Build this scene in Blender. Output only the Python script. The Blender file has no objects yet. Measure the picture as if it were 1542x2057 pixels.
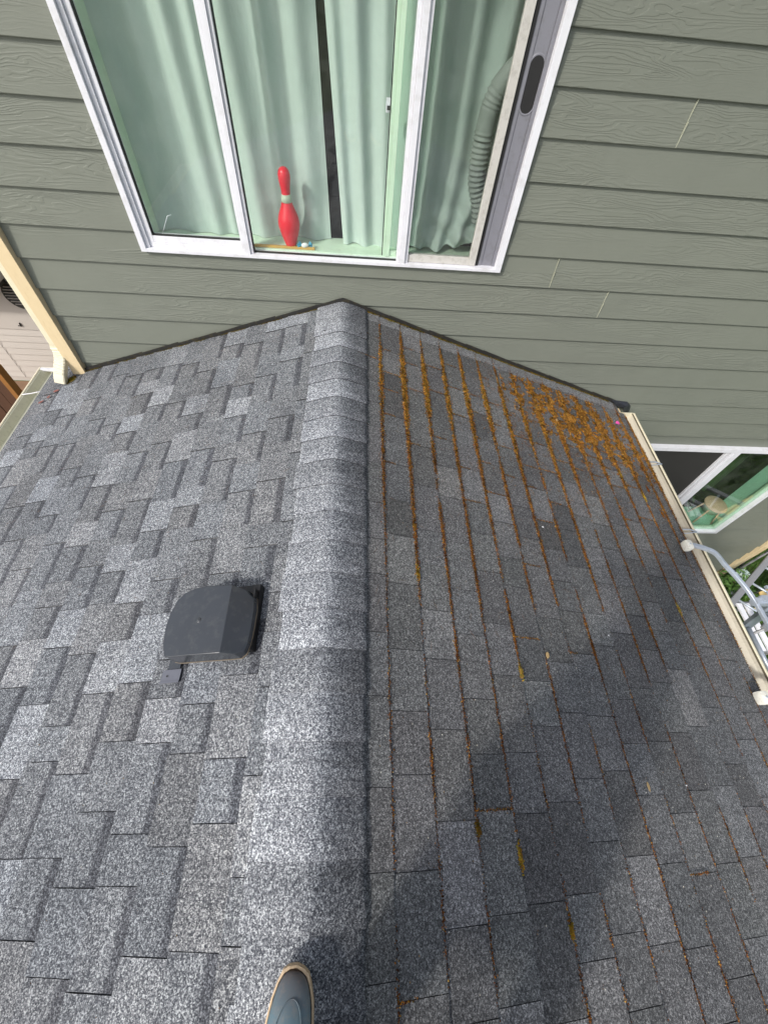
import bpy, bmesh, math, random
from math import sin, cos, tan, pi, radians, sqrt, exp
from mathutils import Vector, Matrix, Euler, noise
R = random.Random(7)
sc = bpy.context.scene
COL = sc.collection

# ------------------------------------------------------------------ camera, sky, sun, exposure
CP = Vector((0.10635, -2.62471, 1.46926))
cam = bpy.data.cameras.new('camera'); cam.sensor_fit = 'VERTICAL'; cam.sensor_height = 24.0
cam.lens = 24.0 * 839.8 / 2057.0; cam.clip_end = 400; cam.clip_start = 0.01
co = bpy.data.objects.new('camera', cam); COL.objects.link(co)
M3 = (Matrix.Rotation(-0.12047, 3, 'Z') @ Matrix.Rotation(0.599694, 3, 'X') @ Matrix.Rotation(0.119169, 3, 'Z'))
co.matrix_world = Matrix.Translation(CP) @ M3.to_4x4()
sc.camera = co

SUN = Vector((-2.04, -1.86, 2.16)).normalized()        # towards the sun
w = bpy.data.worlds.new('World'); sc.world = w; w.use_nodes = True
nt = w.node_tree; bg = nt.nodes['Background']
sky = nt.nodes.new('ShaderNodeTexSky'); sky.sky_type = 'NISHITA'; sky.sun_disc = False
sky.sun_elevation = math.asin(SUN.z); sky.sun_rotation = math.atan2(SUN.x, SUN.y)
sky.air_density = 1.0; sky.dust_density = 2.5; sky.ozone_density = 1.0
hs = nt.nodes.new('ShaderNodeHueSaturation'); hs.inputs['Saturation'].default_value = .5   # thin high haze whitens the sky
nt.links.new(sky.outputs[0], hs.inputs['Color']); nt.links.new(hs.outputs[0], bg.inputs[0]); bg.inputs[1].default_value = 0.15
sl = bpy.data.lights.new('sun', 'SUN'); sl.energy = 1.9; sl.angle = radians(3.8); sl.color = (1.0, 0.965, 0.90)
so = bpy.data.objects.new('sun', sl); COL.objects.link(so)
so.rotation_euler = SUN.to_track_quat('Z', 'Y').to_euler(); so.location = (-6, -6, 8)
sc.view_settings.view_transform = 'Standard'; sc.view_settings.look = 'None'
sc.view_settings.gamma = 1; sc.view_settings.use_curve_mapping = False
sc.view_settings.exposure = 0.60
sc.cycles.max_bounces = 8; sc.cycles.transparent_max_bounces = 12

# ------------------------------------------------------------------ materials
MATS = {}
def lin(r, g, b):
    f = lambda c: (c/255/12.92) if c/255 <= .04045 else ((c/255+.055)/1.055)**2.4
    return (f(r), f(g), f(b), 1)
class NT:
    def __init__(s, name):
        s.m = bpy.data.materials.new(name); s.m.use_nodes = True; s.t = s.m.node_tree
        s.b = s.t.nodes['Principled BSDF']; s.out = s.t.nodes['Material Output']
    def n(s, typ, **k):
        x = s.t.nodes.new(typ)
        for a, v in k.items():
            if a.startswith('i_'):
                key = a[2:]; key = int(key) if key.isdigit() else key.replace('_', ' ')
                x.inputs[key].default_value = v
            else: setattr(x, a, v)
        return x
    def l(s, a, b): s.t.links.new(a, b)
    def coord(s, kind='obj', scale=(1, 1, 1), rnd=False):
        if kind == 'pos': o = s.n('ShaderNodeNewGeometry').outputs['Position']
        else: o = s.n('ShaderNodeTexCoord').outputs['Object']
        if rnd:
            oi = s.n('ShaderNodeObjectInfo'); mm = s.n('ShaderNodeMath', operation='MULTIPLY', i_1=37.0); s.l(oi.outputs['Random'], mm.inputs[0])
            ad = s.n('ShaderNodeVectorMath', operation='ADD'); s.l(o, ad.inputs[0]); s.l(mm.outputs[0], ad.inputs[1]); o = ad.outputs[0]
        mp = s.n('ShaderNodeVectorMath', operation='MULTIPLY'); mp.inputs[1].default_value = scale; s.l(o, mp.inputs[0])
        return mp.outputs[0]
    def noise(s, vec, scale, detail=3, rough=.55, dist=0):
        x = s.n('ShaderNodeTexNoise'); x.inputs['Scale'].default_value = scale; x.inputs['Detail'].default_value = detail
        x.inputs['Roughness'].default_value = rough; x.inputs['Distortion'].default_value = dist; s.l(vec, x.inputs['Vector']); return x.outputs['Fac']
    def math(s, op, a, b=None, c=None):
        x = s.n('ShaderNodeMath', operation=op)
        for i, v in enumerate((a, b, c)):
            if v is None: continue
            if isinstance(v, (int, float)): x.inputs[i].default_value = v
            else: s.l(v, x.inputs[i])
        return x.outputs[0]
    def ramp(s, fac, stops):
        x = s.n('ShaderNodeValToRGB'); e = x.color_ramp.elements
        while len(e) < len(stops): e.new(0.5)
        for el, (p, c) in zip(e, stops):
            el.position = p; el.color = c if len(c) == 4 else (*c, 1)
        s.l(fac, x.inputs[0]); return x.outputs[0]
    def mix(s, fac, a, b, mode='MIX'):
        x = s.n('ShaderNodeMix', data_type='RGBA', blend_type=mode, clamp_factor=True)
        if isinstance(fac, (int, float)): x.inputs[0].default_value = fac
        else: s.l(fac, x.inputs[0])
        for i, v in ((6, a), (7, b)):
            if isinstance(v, tuple): x.inputs[i].default_value = v if len(v) == 4 else (*v, 1)
            else: s.l(v, x.inputs[i])
        return x.outputs[2]
    def bump(s, h, strength=.3, dist=.002):
        x = s.n('ShaderNodeBump'); x.inputs['Strength'].default_value = strength; x.inputs['Distance'].default_value = dist
        s.l(h, x.inputs['Height']); s.l(x.outputs[0], s.b.inputs['Normal'])
    def base(s, c):
        if isinstance(c, tuple): s.b.inputs['Base Color'].default_value = c
        else: s.l(c, s.b.inputs['Base Color'])
def simple(name, col, rough=.5, var=.12, scale=9, metal=0, bump=.15, bscale=120, spec=.5, dirt=None, dirt_amt=.0):
    s = NT(name); v = s.coord('pos')
    a = tuple(c*(1-var) for c in col[:3])+(1,); b = tuple(min(1, c*(1+var)) for c in col[:3])+(1,)
    c = s.mix(s.noise(v, scale, 4, .6), a, b)
    if dirt:
        d = s.ramp(s.noise(v, scale*2.3, 6, .7), [(.5, (0, 0, 0)), (.75, (1, 1, 1))])
        c = s.mix(s.math('MULTIPLY', d, dirt_amt), c, dirt)
    s.base(c); s.b.inputs['Roughness'].default_value = rough; s.b.inputs['Metallic'].default_value = metal
    s.b.inputs['Specular IOR Level'].default_value = spec
    if bump: s.bump(s.noise(v, bscale, 2), bump, .001)
    MATS[name] = s.m; return s.m

def shingle_mat(name, dark, mid, light, hi, band=False, speck=1.0, grit=.5, stain=False):
    s = NT(name); p = s.coord('pos')
    vo = s.n('ShaderNodeTexVoronoi'); vo.inputs['Scale'].default_value = 400; s.l(p, vo.inputs['Vector'])
    sp = s.n('ShaderNodeSeparateColor'); s.l(vo.outputs['Color'], sp.inputs[0])
    vo2 = s.n('ShaderNodeTexVoronoi'); vo2.inputs['Scale'].default_value = 205; s.l(p, vo2.inputs['Vector'])
    sp2 = s.n('ShaderNodeSeparateColor'); s.l(vo2.outputs['Color'], sp2.inputs[0])
    g = s.math('ADD', s.math('MULTIPLY', sp.outputs[0], .62), s.math('MULTIPLY', sp2.outputs[1], .38))
    g = s.math('ADD', s.math('MULTIPLY', s.math('SUBTRACT', g, .5), speck), .5)
    col = s.ramp(g, [(.12, dark), (.42, mid), (.66, light), (.92, hi)])
    oi = s.n('ShaderNodeObjectInfo')
    at = s.n('ShaderNodeVectorMath', operation='MULTIPLY'); s.l(col, at.inputs[0]); s.l(oi.outputs['Color'], at.inputs[1])
    c = at.outputs[0]
    # slow weathering over the whole slope, streaks running down it
    wn = s.ramp(s.noise(p, 2.2, 5, .6), [(.3, (.80, .80, .81)), (.7, (1.14, 1.13, 1.12))])
    c = s.mix(1.0, c, wn, 'MULTIPLY')
    st = s.ramp(s.noise(s.coord('pos', (1.2, 26, 1.2)), 1.6, 4, .6), [(.35, (.90, .90, .90)), (.7, (1.07, 1.07, 1.07))])
    c = s.mix(1.0, c, st, 'MULTIPLY')
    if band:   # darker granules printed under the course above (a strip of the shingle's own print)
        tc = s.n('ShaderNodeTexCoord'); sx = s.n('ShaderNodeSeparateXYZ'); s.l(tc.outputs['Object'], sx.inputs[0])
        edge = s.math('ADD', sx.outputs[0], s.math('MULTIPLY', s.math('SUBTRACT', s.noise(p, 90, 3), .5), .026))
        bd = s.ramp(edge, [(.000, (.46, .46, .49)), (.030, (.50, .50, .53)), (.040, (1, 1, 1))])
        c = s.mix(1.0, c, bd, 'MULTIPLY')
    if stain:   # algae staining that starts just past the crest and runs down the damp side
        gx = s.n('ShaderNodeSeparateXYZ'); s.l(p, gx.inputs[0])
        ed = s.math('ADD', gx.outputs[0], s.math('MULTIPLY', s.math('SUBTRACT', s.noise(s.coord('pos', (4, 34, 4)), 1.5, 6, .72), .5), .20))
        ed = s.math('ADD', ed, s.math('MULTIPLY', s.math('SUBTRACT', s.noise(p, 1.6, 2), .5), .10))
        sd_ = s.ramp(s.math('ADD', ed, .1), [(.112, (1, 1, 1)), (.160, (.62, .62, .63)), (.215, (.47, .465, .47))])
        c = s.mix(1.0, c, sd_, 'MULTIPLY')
    s.base(c); s.b.inputs['Roughness'].default_value = .88; s.b.inputs['Specular IOR Level'].default_value = .35
    s.bump(s.math('ADD', sp.outputs[0], s.math('MULTIPLY', sp2.outputs[0], .8)), grit, .0016)
    MATS[name] = s.m; return s.m
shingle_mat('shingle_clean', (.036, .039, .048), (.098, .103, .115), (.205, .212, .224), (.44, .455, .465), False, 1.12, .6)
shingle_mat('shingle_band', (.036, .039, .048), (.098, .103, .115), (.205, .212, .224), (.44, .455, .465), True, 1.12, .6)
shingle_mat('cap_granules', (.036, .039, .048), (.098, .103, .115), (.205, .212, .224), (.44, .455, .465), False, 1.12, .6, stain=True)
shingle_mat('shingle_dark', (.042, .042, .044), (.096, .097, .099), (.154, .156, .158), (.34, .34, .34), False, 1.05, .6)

def siding_mat():
    s = NT('siding'); o = s.coord('obj', (1, 1, 1), True)
    sx = s.n('ShaderNodeSeparateXYZ'); s.l(o, sx.inputs[0])
    st = s.n('ShaderNodeVectorMath', operation='MULTIPLY'); st.inputs[1].default_value = (2.0, 1, 13.0); s.l(o, st.inputs[0])
    n1 = s.noise(st.outputs[0], 1.0, 2, .45, .6)
    st2 = s.n('ShaderNodeVectorMath', operation='MULTIPLY'); st2.inputs[1].default_value = (9.0, 1, 40.0); s.l(o, st2.inputs[0])
    n2 = s.noise(st2.outputs[0], 1.0, 3, .6, .3)
    ph = s.math('ADD', s.math('MULTIPLY', n1, 78.0), s.math('ADD', s.math('MULTIPLY', sx.outputs[2], 330.0), s.math('MULTIPLY', n2, 5.0)))
    wv = s.math('SINE', ph)
    ridge = s.ramp(wv, [(.0, (0, 0, 0)), (.30, (.75, .75, .75)), (.8, (1, 1, 1))])
    st3 = s.n('ShaderNodeVectorMath', operation='MULTIPLY'); st3.inputs[1].default_value = (1.1, 1, 5.0); s.l(o, st3.inputs[0])
    mask = s.ramp(s.noise(st3.outputs[0], 1.0, 1), [(.42, (.10, .10, .10)), (.60, (1, 1, 1))])
    h = s.math('MULTIPLY', ridge, mask)
    h = s.math('ADD', h, s.math('MULTIPLY', s.noise(s.coord('obj', (60, 1, 400), True), 1.0, 2), .12))
    s.bump(h, .62, .0022)
    p = s.coord('pos')
    c = s.mix(s.noise(p, 1.4, 4, .6), lin(101, 105, 96), lin(113, 116, 106))
    c = s.mix(s.math('MULTIPLY', s.noise(p, 6, 5, .7), .35), c, lin(130, 134, 125))
    s.base(c); s.b.inputs['Roughness'].default_value = .55; s.b.inputs['Specular IOR Level'].default_value = .4
    MATS['siding'] = s.m
siding_mat()
def curtain_mat(name, col, dark):
    s = NT(name); p = s.coord('pos')
    wv = s.noise(s.coord('pos', (900, 1, 900)), 1, 1)
    c = s.mix(s.noise(p, 5, 3), dark, col)
    s.base(c); s.b.inputs['Roughness'].default_value = .9; s.b.inputs['Specular IOR Level'].default_value = .15
    s.b.inputs['Sheen Weight'].default_value = .15
    h = s.math('ADD', s.math('MULTIPLY', s.noise(s.coord('pos', (14, 3, 5)), 1.6, 5, .62), 1.0), s.math('MULTIPLY', wv, .03))
    s.bump(h, .35, .012)
    tr = s.n('ShaderNodeBsdfTranslucent'); tr.inputs[0].default_value = col
    mx = s.n('ShaderNodeMixShader'); mx.inputs[0].default_value = .12; s.l(s.b.outputs[0], mx.inputs[1]); s.l(tr.outputs[0], mx.inputs[2]); s.l(mx.outputs[0], s.out.inputs[0])
    MATS[name] = s.m
curtain_mat('curtain_mint', (.56, .655, .60, 1), (.51, .61, .56, 1))
curtain_mat('curtain_green', (.085, .14, .06, 1), (.05, .085, .04, 1))
def glass_mat(name, tint, gloss_col=(1, 1, 1, 1), dark=0.0):
    s = NT(name); t = s.n('ShaderNodeBsdfTransparent'); t.inputs[0].default_value = tint
    g = s.n('ShaderNodeBsdfGlossy'); g.inputs['Color'].default_value = gloss_col; g.inputs['Roughness'].default_value = .015
    lwt = s.n('ShaderNodeLayerWeight'); lwt.inputs[0].default_value = .5
    fr_ = s.math('ADD', s.math('MULTIPLY', s.math('POWER', lwt.outputs['Facing'], 4.0), .8), .045)
    mx = s.n('ShaderNodeMixShader'); s.l(fr_, mx.inputs[0]); s.l(t.outputs[0], mx.inputs[1]); s.l(g.outputs[0], mx.inputs[2])
    p = s.coord('pos'); df = s.n('ShaderNodeBsdfDiffuse'); df.inputs[0].default_value = (.7, .7, .68, 1)   # faint dust film
    m2 = s.n('ShaderNodeMixShader'); s.l(s.math('MULTIPLY', s.ramp(s.noise(p, 7, 6, .7), [(.35, (0, 0, 0)), (.8, (1, 1, 1))]), .04), m2.inputs[0])
    s.l(mx.outputs[0], m2.inputs[1]); s.l(df.outputs[0], m2.inputs[2]); s.l(m2.outputs[0], s.out.inputs[0])
    MATS[name] = s.m
glass_mat('glass', (.965, .985, .975, 1)); glass_mat('glass_green', (.86, .94, .89, 1)); glass_mat('glass_screened', (.82, .84, .83, 1))
simple('vinyl_white', lin(216, 216, 222), .38, .04, 6, bump=.03, dirt=lin(150, 146, 138), dirt_amt=.35)
simple('vinyl_soiled', lin(188, 185, 180), .5, .08, 12, dirt=lin(120, 112, 100), dirt_amt=.5)
simple('vinyl_mint', lin(205, 226, 203), .45, .05, 6, bump=.03, dirt=lin(160, 165, 140), dirt_amt=.25)
simple('vinyl_teal', lin(165, 205, 188), .5, .08, 6, bump=.03)
simple('jamb_grey', lin(122, 122, 130), .45, .06, 10, dirt=lin(90, 88, 86), dirt_amt=.4)
simple('black_rubber', lin(30, 29, 30), .6, .2, 20)
simple('screen_mesh', lin(52, 51, 50), .75, .15, 3, spec=.2)
simple('caulk', lin(158, 160, 142), .7, .1, 30)
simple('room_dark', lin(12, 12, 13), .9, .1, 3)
def cream(name, a, b, blot):
    s = NT(name); p = s.coord('pos')
    c = s.mix(s.noise(p, 26, 5, .65), a, b)
    c = s.mix(s.ramp(s.noise(s.coord('pos', (60, 60, 9)), 1, 4, .7), [(.55, (0, 0, 0)), (.85, (.5, .5, .5))]), c, blot)
    s.base(c); s.b.inputs['Roughness'].default_value = .55; s.bump(s.noise(p, 160, 3), .3, .0012); MATS[name] = s.m
cream('trim_cream', lin(208, 187, 148), lin(217, 198, 162), lin(180, 156, 118))
cream('gutter_cream', lin(196, 188, 172), lin(208, 202, 188), lin(152, 142, 124))
cream('downspout_cream', lin(210, 202, 176), lin(218, 211, 188), lin(184, 172, 142))
cream('gutter_mossy', lin(186, 186, 168), lin(204, 202, 184), lin(110, 108, 84))
def moss_mat():
    s = NT('moss'); a = s.n('ShaderNodeAttribute', attribute_name='tint'); p = s.coord('pos')
    v = s.ramp(s.noise(p, 260, 2), [(.3, (.62, .62, .62)), (.7, (1.35, 1.35, 1.35))])
    s.base(s.mix(1.0, a.outputs['Color'], v, 'MULTIPLY')); s.b.inputs['Roughness'].default_value = .95; s.b.inputs['Specular IOR Level'].default_value = .1
    MATS['moss'] = s.m
moss_mat()
simple('flashing_black', lin(38, 37, 36), .5, .3, 18, dirt=lin(86, 74, 36), dirt_amt=.5)
simple('kickout_black', lin(34, 36, 42), .35, .3, 40, dirt=lin(96, 96, 100), dirt_amt=.5)
simple('vent_plastic', lin(56, 59, 64), .22, .08, 11, bump=.06, dirt=lin(104, 104, 100), dirt_amt=.22)
simple('vent_black', lin(24, 24, 25), .45, .25, 30, dirt=lin(84, 74, 60), dirt_amt=.5)
simple('vent_rim_dust', lin(120, 108, 92), .9, .25, 60)
def boot_mat():
    s = NT('boot_rubber'); p = s.coord('obj'); sx = s.n('ShaderNodeSeparateXYZ'); s.l(p, sx.inputs[0])
    c = s.mix(s.noise(p, 16, 4), lin(84, 106, 118), lin(98, 120, 130))
    ed = s.math('ADD', sx.outputs[1], s.math('MULTIPLY', s.noise(p, 30, 4, .7), .05))
    c = s.mix(s.ramp(s.math('ADD', ed, .1), [(.055, (0, 0, 0)), (.125, (.85, .85, .85))]), c, lin(92, 78, 76))     # scuffed toe
    c = s.mix(s.math('MULTIPLY', s.ramp(s.noise(p, 60, 5, .7), [(.5, (0, 0, 0)), (.8, (1, 1, 1))]), .4), c, lin(150, 138, 126))
    s.base(c); s.b.inputs['Roughness'].default_value = .45; s.bump(s.noise(p, 90, 3), .12, .001); MATS['boot_rubber'] = s.m
boot_mat()
simple('boot_toe', lin(96, 86, 88), .5, .1, 30, bump=.1)
simple('sole_tan', lin(196, 172, 142), .7, .12, 40, dirt=lin(120, 98, 76), dirt_amt=.7)
simple('aluminium', lin(178, 186, 198), .38, .06, 20, metal=.35, bump=.05, dirt=lin(140, 140, 140), dirt_amt=.3)
simple('rubber_white', lin(226, 224, 214), .6, .06, 30, dirt=lin(150, 140, 120), dirt_amt=.5)
simple('pin_red', lin(222, 24, 46), .33, .06, 6, bump=.04)
simple('tape_grey', lin(178, 190, 168), .7, .2, 130)
simple('wood_gold', lin(196, 158, 84), .6, .18, 40)
simple('foil_blue', lin(70, 150, 178), .3, .35, 60)
simple('foil_white', lin(225, 228, 228), .4, .1, 60)
simple('hose_white', lin(150, 158, 152), .6, .05, 9)
simple('pink_petal', lin(244, 92, 178), .6, .1, 80)
simple('leaf_red', lin(124, 74, 66), .8, .25, 80)
simple('leaf_tan', lin(178, 150, 104), .8, .25, 80)
simple('paint_white', lin(236, 236, 238), .6, .05, 80)
simple('wood_stool', lin(236, 186, 168), .6, .14, 30)
simple('pot_white', lin(214, 220, 200), .5, .06, 10)
simple('plant_dark', lin(44, 62, 24), .7, .5, 30); simple('flower_red', lin(168, 34, 30), .6, .3, 60)
simple('neighbour_vinyl', lin(188, 181, 174), .6, .04, 4, bump=.05)
simple('neighbour_trim', lin(150, 144, 138), .7, .08, 6)
simple('louver_dark', lin(52, 50, 46), .7, .2, 12)
simple('fence_brown', lin(74, 46, 28), .8, .3, 14); simple('fence_edge', lin(138, 92, 40), .75, .15, 14)
simple('soil', lin(132, 104, 82), .95, .35, 5, bump=.6, bscale=40)
simple('plank_pine', lin(228, 196, 130), .65, .10, 30); simple('lumber_cream', lin(232, 218, 176), .65, .08, 30)
simple('slat_white', lin(238, 238, 244), .45, .04, 20); simple('frame_grey', lin(150, 150, 152), .5, .1, 20, metal=.3)
simple('tarp_pale', lin(206, 224, 212), .6, .1, 18); simple('cloth_teal', lin(40, 120, 138), .7, .2, 20)
simple('cat_fur', lin(30, 28, 28), .9, .3, 40); simple('cat_pale', lin(206, 186, 176), .9, .15, 40)
simple('skin', lin(205, 160, 134), .55, .06, 20, spec=.4); simple('jacket', lin(52, 62, 84), .85, .12, 20, bump=.4, bscale=70)
simple('jeans', lin(62, 78, 108), .9, .15, 30, bump=.4, bscale=200); simple('hair', lin(58, 42, 32), .8, .25, 90, bump=.6, bscale=200)
simple('phone_body', lin(40, 42, 46), .3, .05, 10); simple('phone_glass', lin(18, 18, 20), .1, .05, 10, bump=0)
simple('eye_white', lin(235, 232, 226), .3, .02, 10, bump=0); simple('iris', lin(70, 50, 34), .3, .05, 10, bump=0); simple('lips', lin(176, 104, 96), .5, .05, 10)
def grass_mats():
    s = NT('grass_blade'); a = s.n('ShaderNodeAttribute', attribute_name='tint'); s.base(a.outputs['Color']); s.b.inputs['Roughness'].default_value = .7
    MATS['grass_blade'] = s.m
    s = NT('grass_ground'); p = s.coord('pos'); c = s.mix(s.noise(p, 3, 6, .7), (.035, .075, .012, 1), (.10, .17, .03, 1))
    c = s.mix(s.math('MULTIPLY', s.noise(p, 40, 4, .7), .6), c, (.05, .05, .02, 1)); s.base(c); s.b.inputs['Roughness'].default_value = .95
    s.bump(s.noise(p, 60, 4), .6, .02); MATS['grass_ground'] = s.m
grass_mats()

# ------------------------------------------------------------------ object helpers
def link(name, me, mat=None, parent=None, smooth=False):
    o = bpy.data.objects.new(name, me); COL.objects.link(o)
    if mat: me.materials.append(MATS[mat] if isinstance(mat, str) else mat)
    if parent: o.parent = parent
    if smooth:
        for p in me.polygons: p.use_smooth = True
    return o
def mesh(name, vs, fs, mat=None, parent=None, smooth=False):
    me = bpy.data.meshes.new(name); me.from_pydata([tuple(v) for v in vs], [], fs); me.update()
    bm = bmesh.new(); bm.from_mesh(me); bmesh.ops.recalc_face_normals(bm, faces=bm.faces); bm.to_mesh(me); bm.free()
    return link(name, me, mat, parent, smooth)
def boxdata(x0, x1, y0, y1, z0, z1):
    return ([(x0, y0, z0), (x1, y0, z0), (x1, y1, z0), (x0, y1, z0), (x0, y0, z1), (x1, y0, z1), (x1, y1, z1), (x0, y1, z1)],
            [(0, 3, 2, 1), (4, 5, 6, 7), (0, 1, 5, 4), (1, 2, 6, 5), (2, 3, 7, 6), (3, 0, 4, 7)])
def box(name, x0, x1, y0, y1, z0, z1, mat, parent=None, bev=0):
    vs, fs = boxdata(x0, x1, y0, y1, z0, z1)
    me = bpy.data.meshes.new(name); me.from_pydata(vs, [], fs)
    if bev:
        bm = bmesh.new(); bm.from_mesh(me); bmesh.ops.bevel(bm, geom=list(bm.edges), offset=bev, segments=2, affect='EDGES', profile=.7); bm.to_mesh(me); bm.free()
    me.update(); return link(name, me, mat, parent)
def boxes(name, lst, mat, parent=None, bev=0):
    bm = bmesh.new()
    for b in lst:
        vs, fs = boxdata(*b); vv = [bm.verts.new(v) for v in vs]
        for f in fs: bm.faces.new([vv[i] for i in f])
    if bev: bmesh.ops.bevel(bm, geom=list(bm.edges), offset=bev, segments=2, affect='EDGES', profile=.7)
    me = bpy.data.meshes.new(name); bm.to_mesh(me); bm.free(); return link(name, me, mat, parent)
def empty(name, loc, label=None, cat=None, group=None):
    o = bpy.data.objects.new(name, None); COL.objects.link(o); o.location = loc; o.empty_display_size = .1
    if label: o['label'] = label
    if cat: o['category'] = cat
    if group: o['group'] = group
    return o
def tag(o, label, cat=None, group=None, kind=None):
    if label: o['label'] = label
    if cat: o['category'] = cat
    if group: o['group'] = group
    if kind: o['kind'] = kind
    return o
def prism(name, pts, axis_vec, mat, parent=None, bev=0, smooth=False):
    n = len(pts); a = Vector(axis_vec); vs = [Vector(p) for p in pts] + [Vector(p)+a for p in pts]
    fs = [tuple(range(n)), tuple(range(2*n-1, n-1, -1))] + [(i, (i+1) % n, n+(i+1) % n, n+i) for i in range(n)]
    o = mesh(name, vs, fs, mat, parent, smooth)
    if bev:
        bm = bmesh.new(); bm.from_mesh(o.data); bmesh.ops.bevel(bm, geom=list(bm.edges), offset=bev, segments=2, affect='EDGES'); bm.to_mesh(o.data); bm.free()
    return o
def tube(name, path, rad, mat, parent=None, seg=12, square=False, up=(0, 0, 1), ry=None, cap=True, ribs=None):
    P = [Vector(p) for p in path]; n = len(P); vs = []; fs = []
    for i, p in enumerate(P):
        t = (P[min(i+1, n-1)]-P[max(i-1, 0)]).normalized(); s = t.cross(Vector(up))
        if s.length < 1e-3: s = t.cross(Vector((1, 0, 0)))
        s.normalize(); u = s.cross(t); r = rad[i] if isinstance(rad, (list, tuple)) else rad; q = (ry if ry else r)
        if square:
            for a, b in ((-1, -1), (-1, -.8), (-1, .8), (-.8, 1), (.8, 1), (1, .8), (1, -.8), (.8, -1), (-.8, -1))[1:]: vs.append(p+s*a*r+u*b*q)
        else:
            for k in range(seg): a = 2*pi*k/seg; vs.append(p+s*cos(a)*r+u*sin(a)*q)
    m = 8 if square else seg
    for i in range(n-1):
        for k in range(m): fs.append((i*m+k, i*m+(k+1) % m, (i+1)*m+(k+1) % m, (i+1)*m+k))
    if cap: fs += [tuple(range(m)), tuple(range((n-1)*m, n*m))]
    return mesh(name, vs, fs, mat, parent, smooth=not square)
def lathe(name, prof, mat, parent=None, seg=28, loc=(0, 0, 0)):
    vs = []; fs = []
    for r, z in prof:
        for k in range(seg): a = 2*pi*k/seg; vs.append((r*cos(a)+loc[0], r*sin(a)+loc[1], z+loc[2]))
    for i in range(len(prof)-1):
        for k in range(seg): fs.append((i*seg+k, i*seg+(k+1) % seg, (i+1)*seg+(k+1) % seg, (i+1)*seg+k))
    fs += [tuple(range(seg)), tuple(range((len(prof)-1)*seg, len(prof)*seg))]
    return mesh(name, vs, fs, mat, parent, True)
def catmull(pts, n=8):
    P = [Vector(p) for p in pts]; P = [2*P[0]-P[1]]+P+[2*P[-1]-P[-2]]; out = []
    for i in range(1, len(P)-2):
        for k in range(n):
            t = k/n; a, b, c, d = P[i-1:i+3]
            out.append(.5*((2*b)+(c-a)*t+(2*a-5*b+4*c-d)*t*t+(3*b-a-3*c+d)*t**3))
    return out+[P[-2]]

# ------------------------------------------------------------------ setting
G = -4.0; TH = math.atan(1/3.02); ET = tan(TH); E = .1778; Z0 = .1532
gs = mesh('ground', [(-120, -120, G), (120, -120, G), (120, 120, G), (-120, 120, G)], [(0, 1, 2, 3)], 'grass_ground'); tag(gs, None, kind='structure')
so_ = mesh('dirt_path', [(-9, -5, G+.004), (-2.6, -5, G+.004), (-2.6, 3.85, G+.004), (-9, 3.85, G+.004)], [(0, 1, 2, 3)], 'soil'); tag(so_, None, kind='structure')

# ------------------------------------------------------------------ the house
house = empty('house', (0, 0, G), 'grey-green house with lap siding, cream trim and a low shingled gable roof in front', 'house')
def hp(o): o.parent = house; o.matrix_parent_inverse = Matrix.Translation((0, 0, -G)); return o
XL, XR = -1.875, 5.47
WIN = [(-1.142, .951, .236, 1.62), (2.78, 4.585, -2.70, -1.215)]
wall = hp(mesh('wall', [], [], None)); 
# sheathing with holes
def rects_minus(R0, holes):
    out = [R0]
    for h in holes:
        nx = []
        for (a, b, c, d) in out:
            if h[0] >= b or h[1] <= a or h[2] >= d or h[3] <= c: nx.append((a, b, c, d)); continue
            if h[0] > a: nx.append((a, h[0], c, d))
            if h[1] < b: nx.append((h[1], b, c, d))
            x0, x1 = max(a, h[0]), min(b, h[1])
            if h[2] > c: nx.append((x0, x1, c, h[2]))
            if h[3] < d: nx.append((x0, x1, h[3], d))
        out = nx
    return out
bpy.data.objects.remove(wall)
wall = boxes('wall', [(a, b, .0235, .10, c, d) for a, b, c, d in rects_minus((-1.96, 5.55, G, 2.9), WIN)], 'siding'); hp(wall)
JO = {4: [1.652], 0: [1.294], -1: [1.695]}
def board(x0, x1, zb, h=E+.012, gap=0.0):
    vs = []; fs = []; L = x1-x0; n = 1
    prof = [(.0012, 0), (0.0, .0025), (.0175*h/E, h), (.0215, h), (.0125, 0)]
    for x in (x0+gap, x1-gap):
        for y, z in prof: vs.append((x-(x0+x1)/2, y, z-E/2))
    m = len(prof); fs = [(i, (i+1) % m, m+(i+1) % m, m+i) for i in range(m)]+[tuple(range(m)), tuple(range(m, 2*m))]
    o = mesh('siding_board', vs, fs, 'siding', wall); o.location = ((x0+x1)/2, 0, zb+E/2-0); o.rotation_euler = (R.uniform(-.003, .003), R.uniform(-.0006, .0006), 0)
    return o
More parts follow.
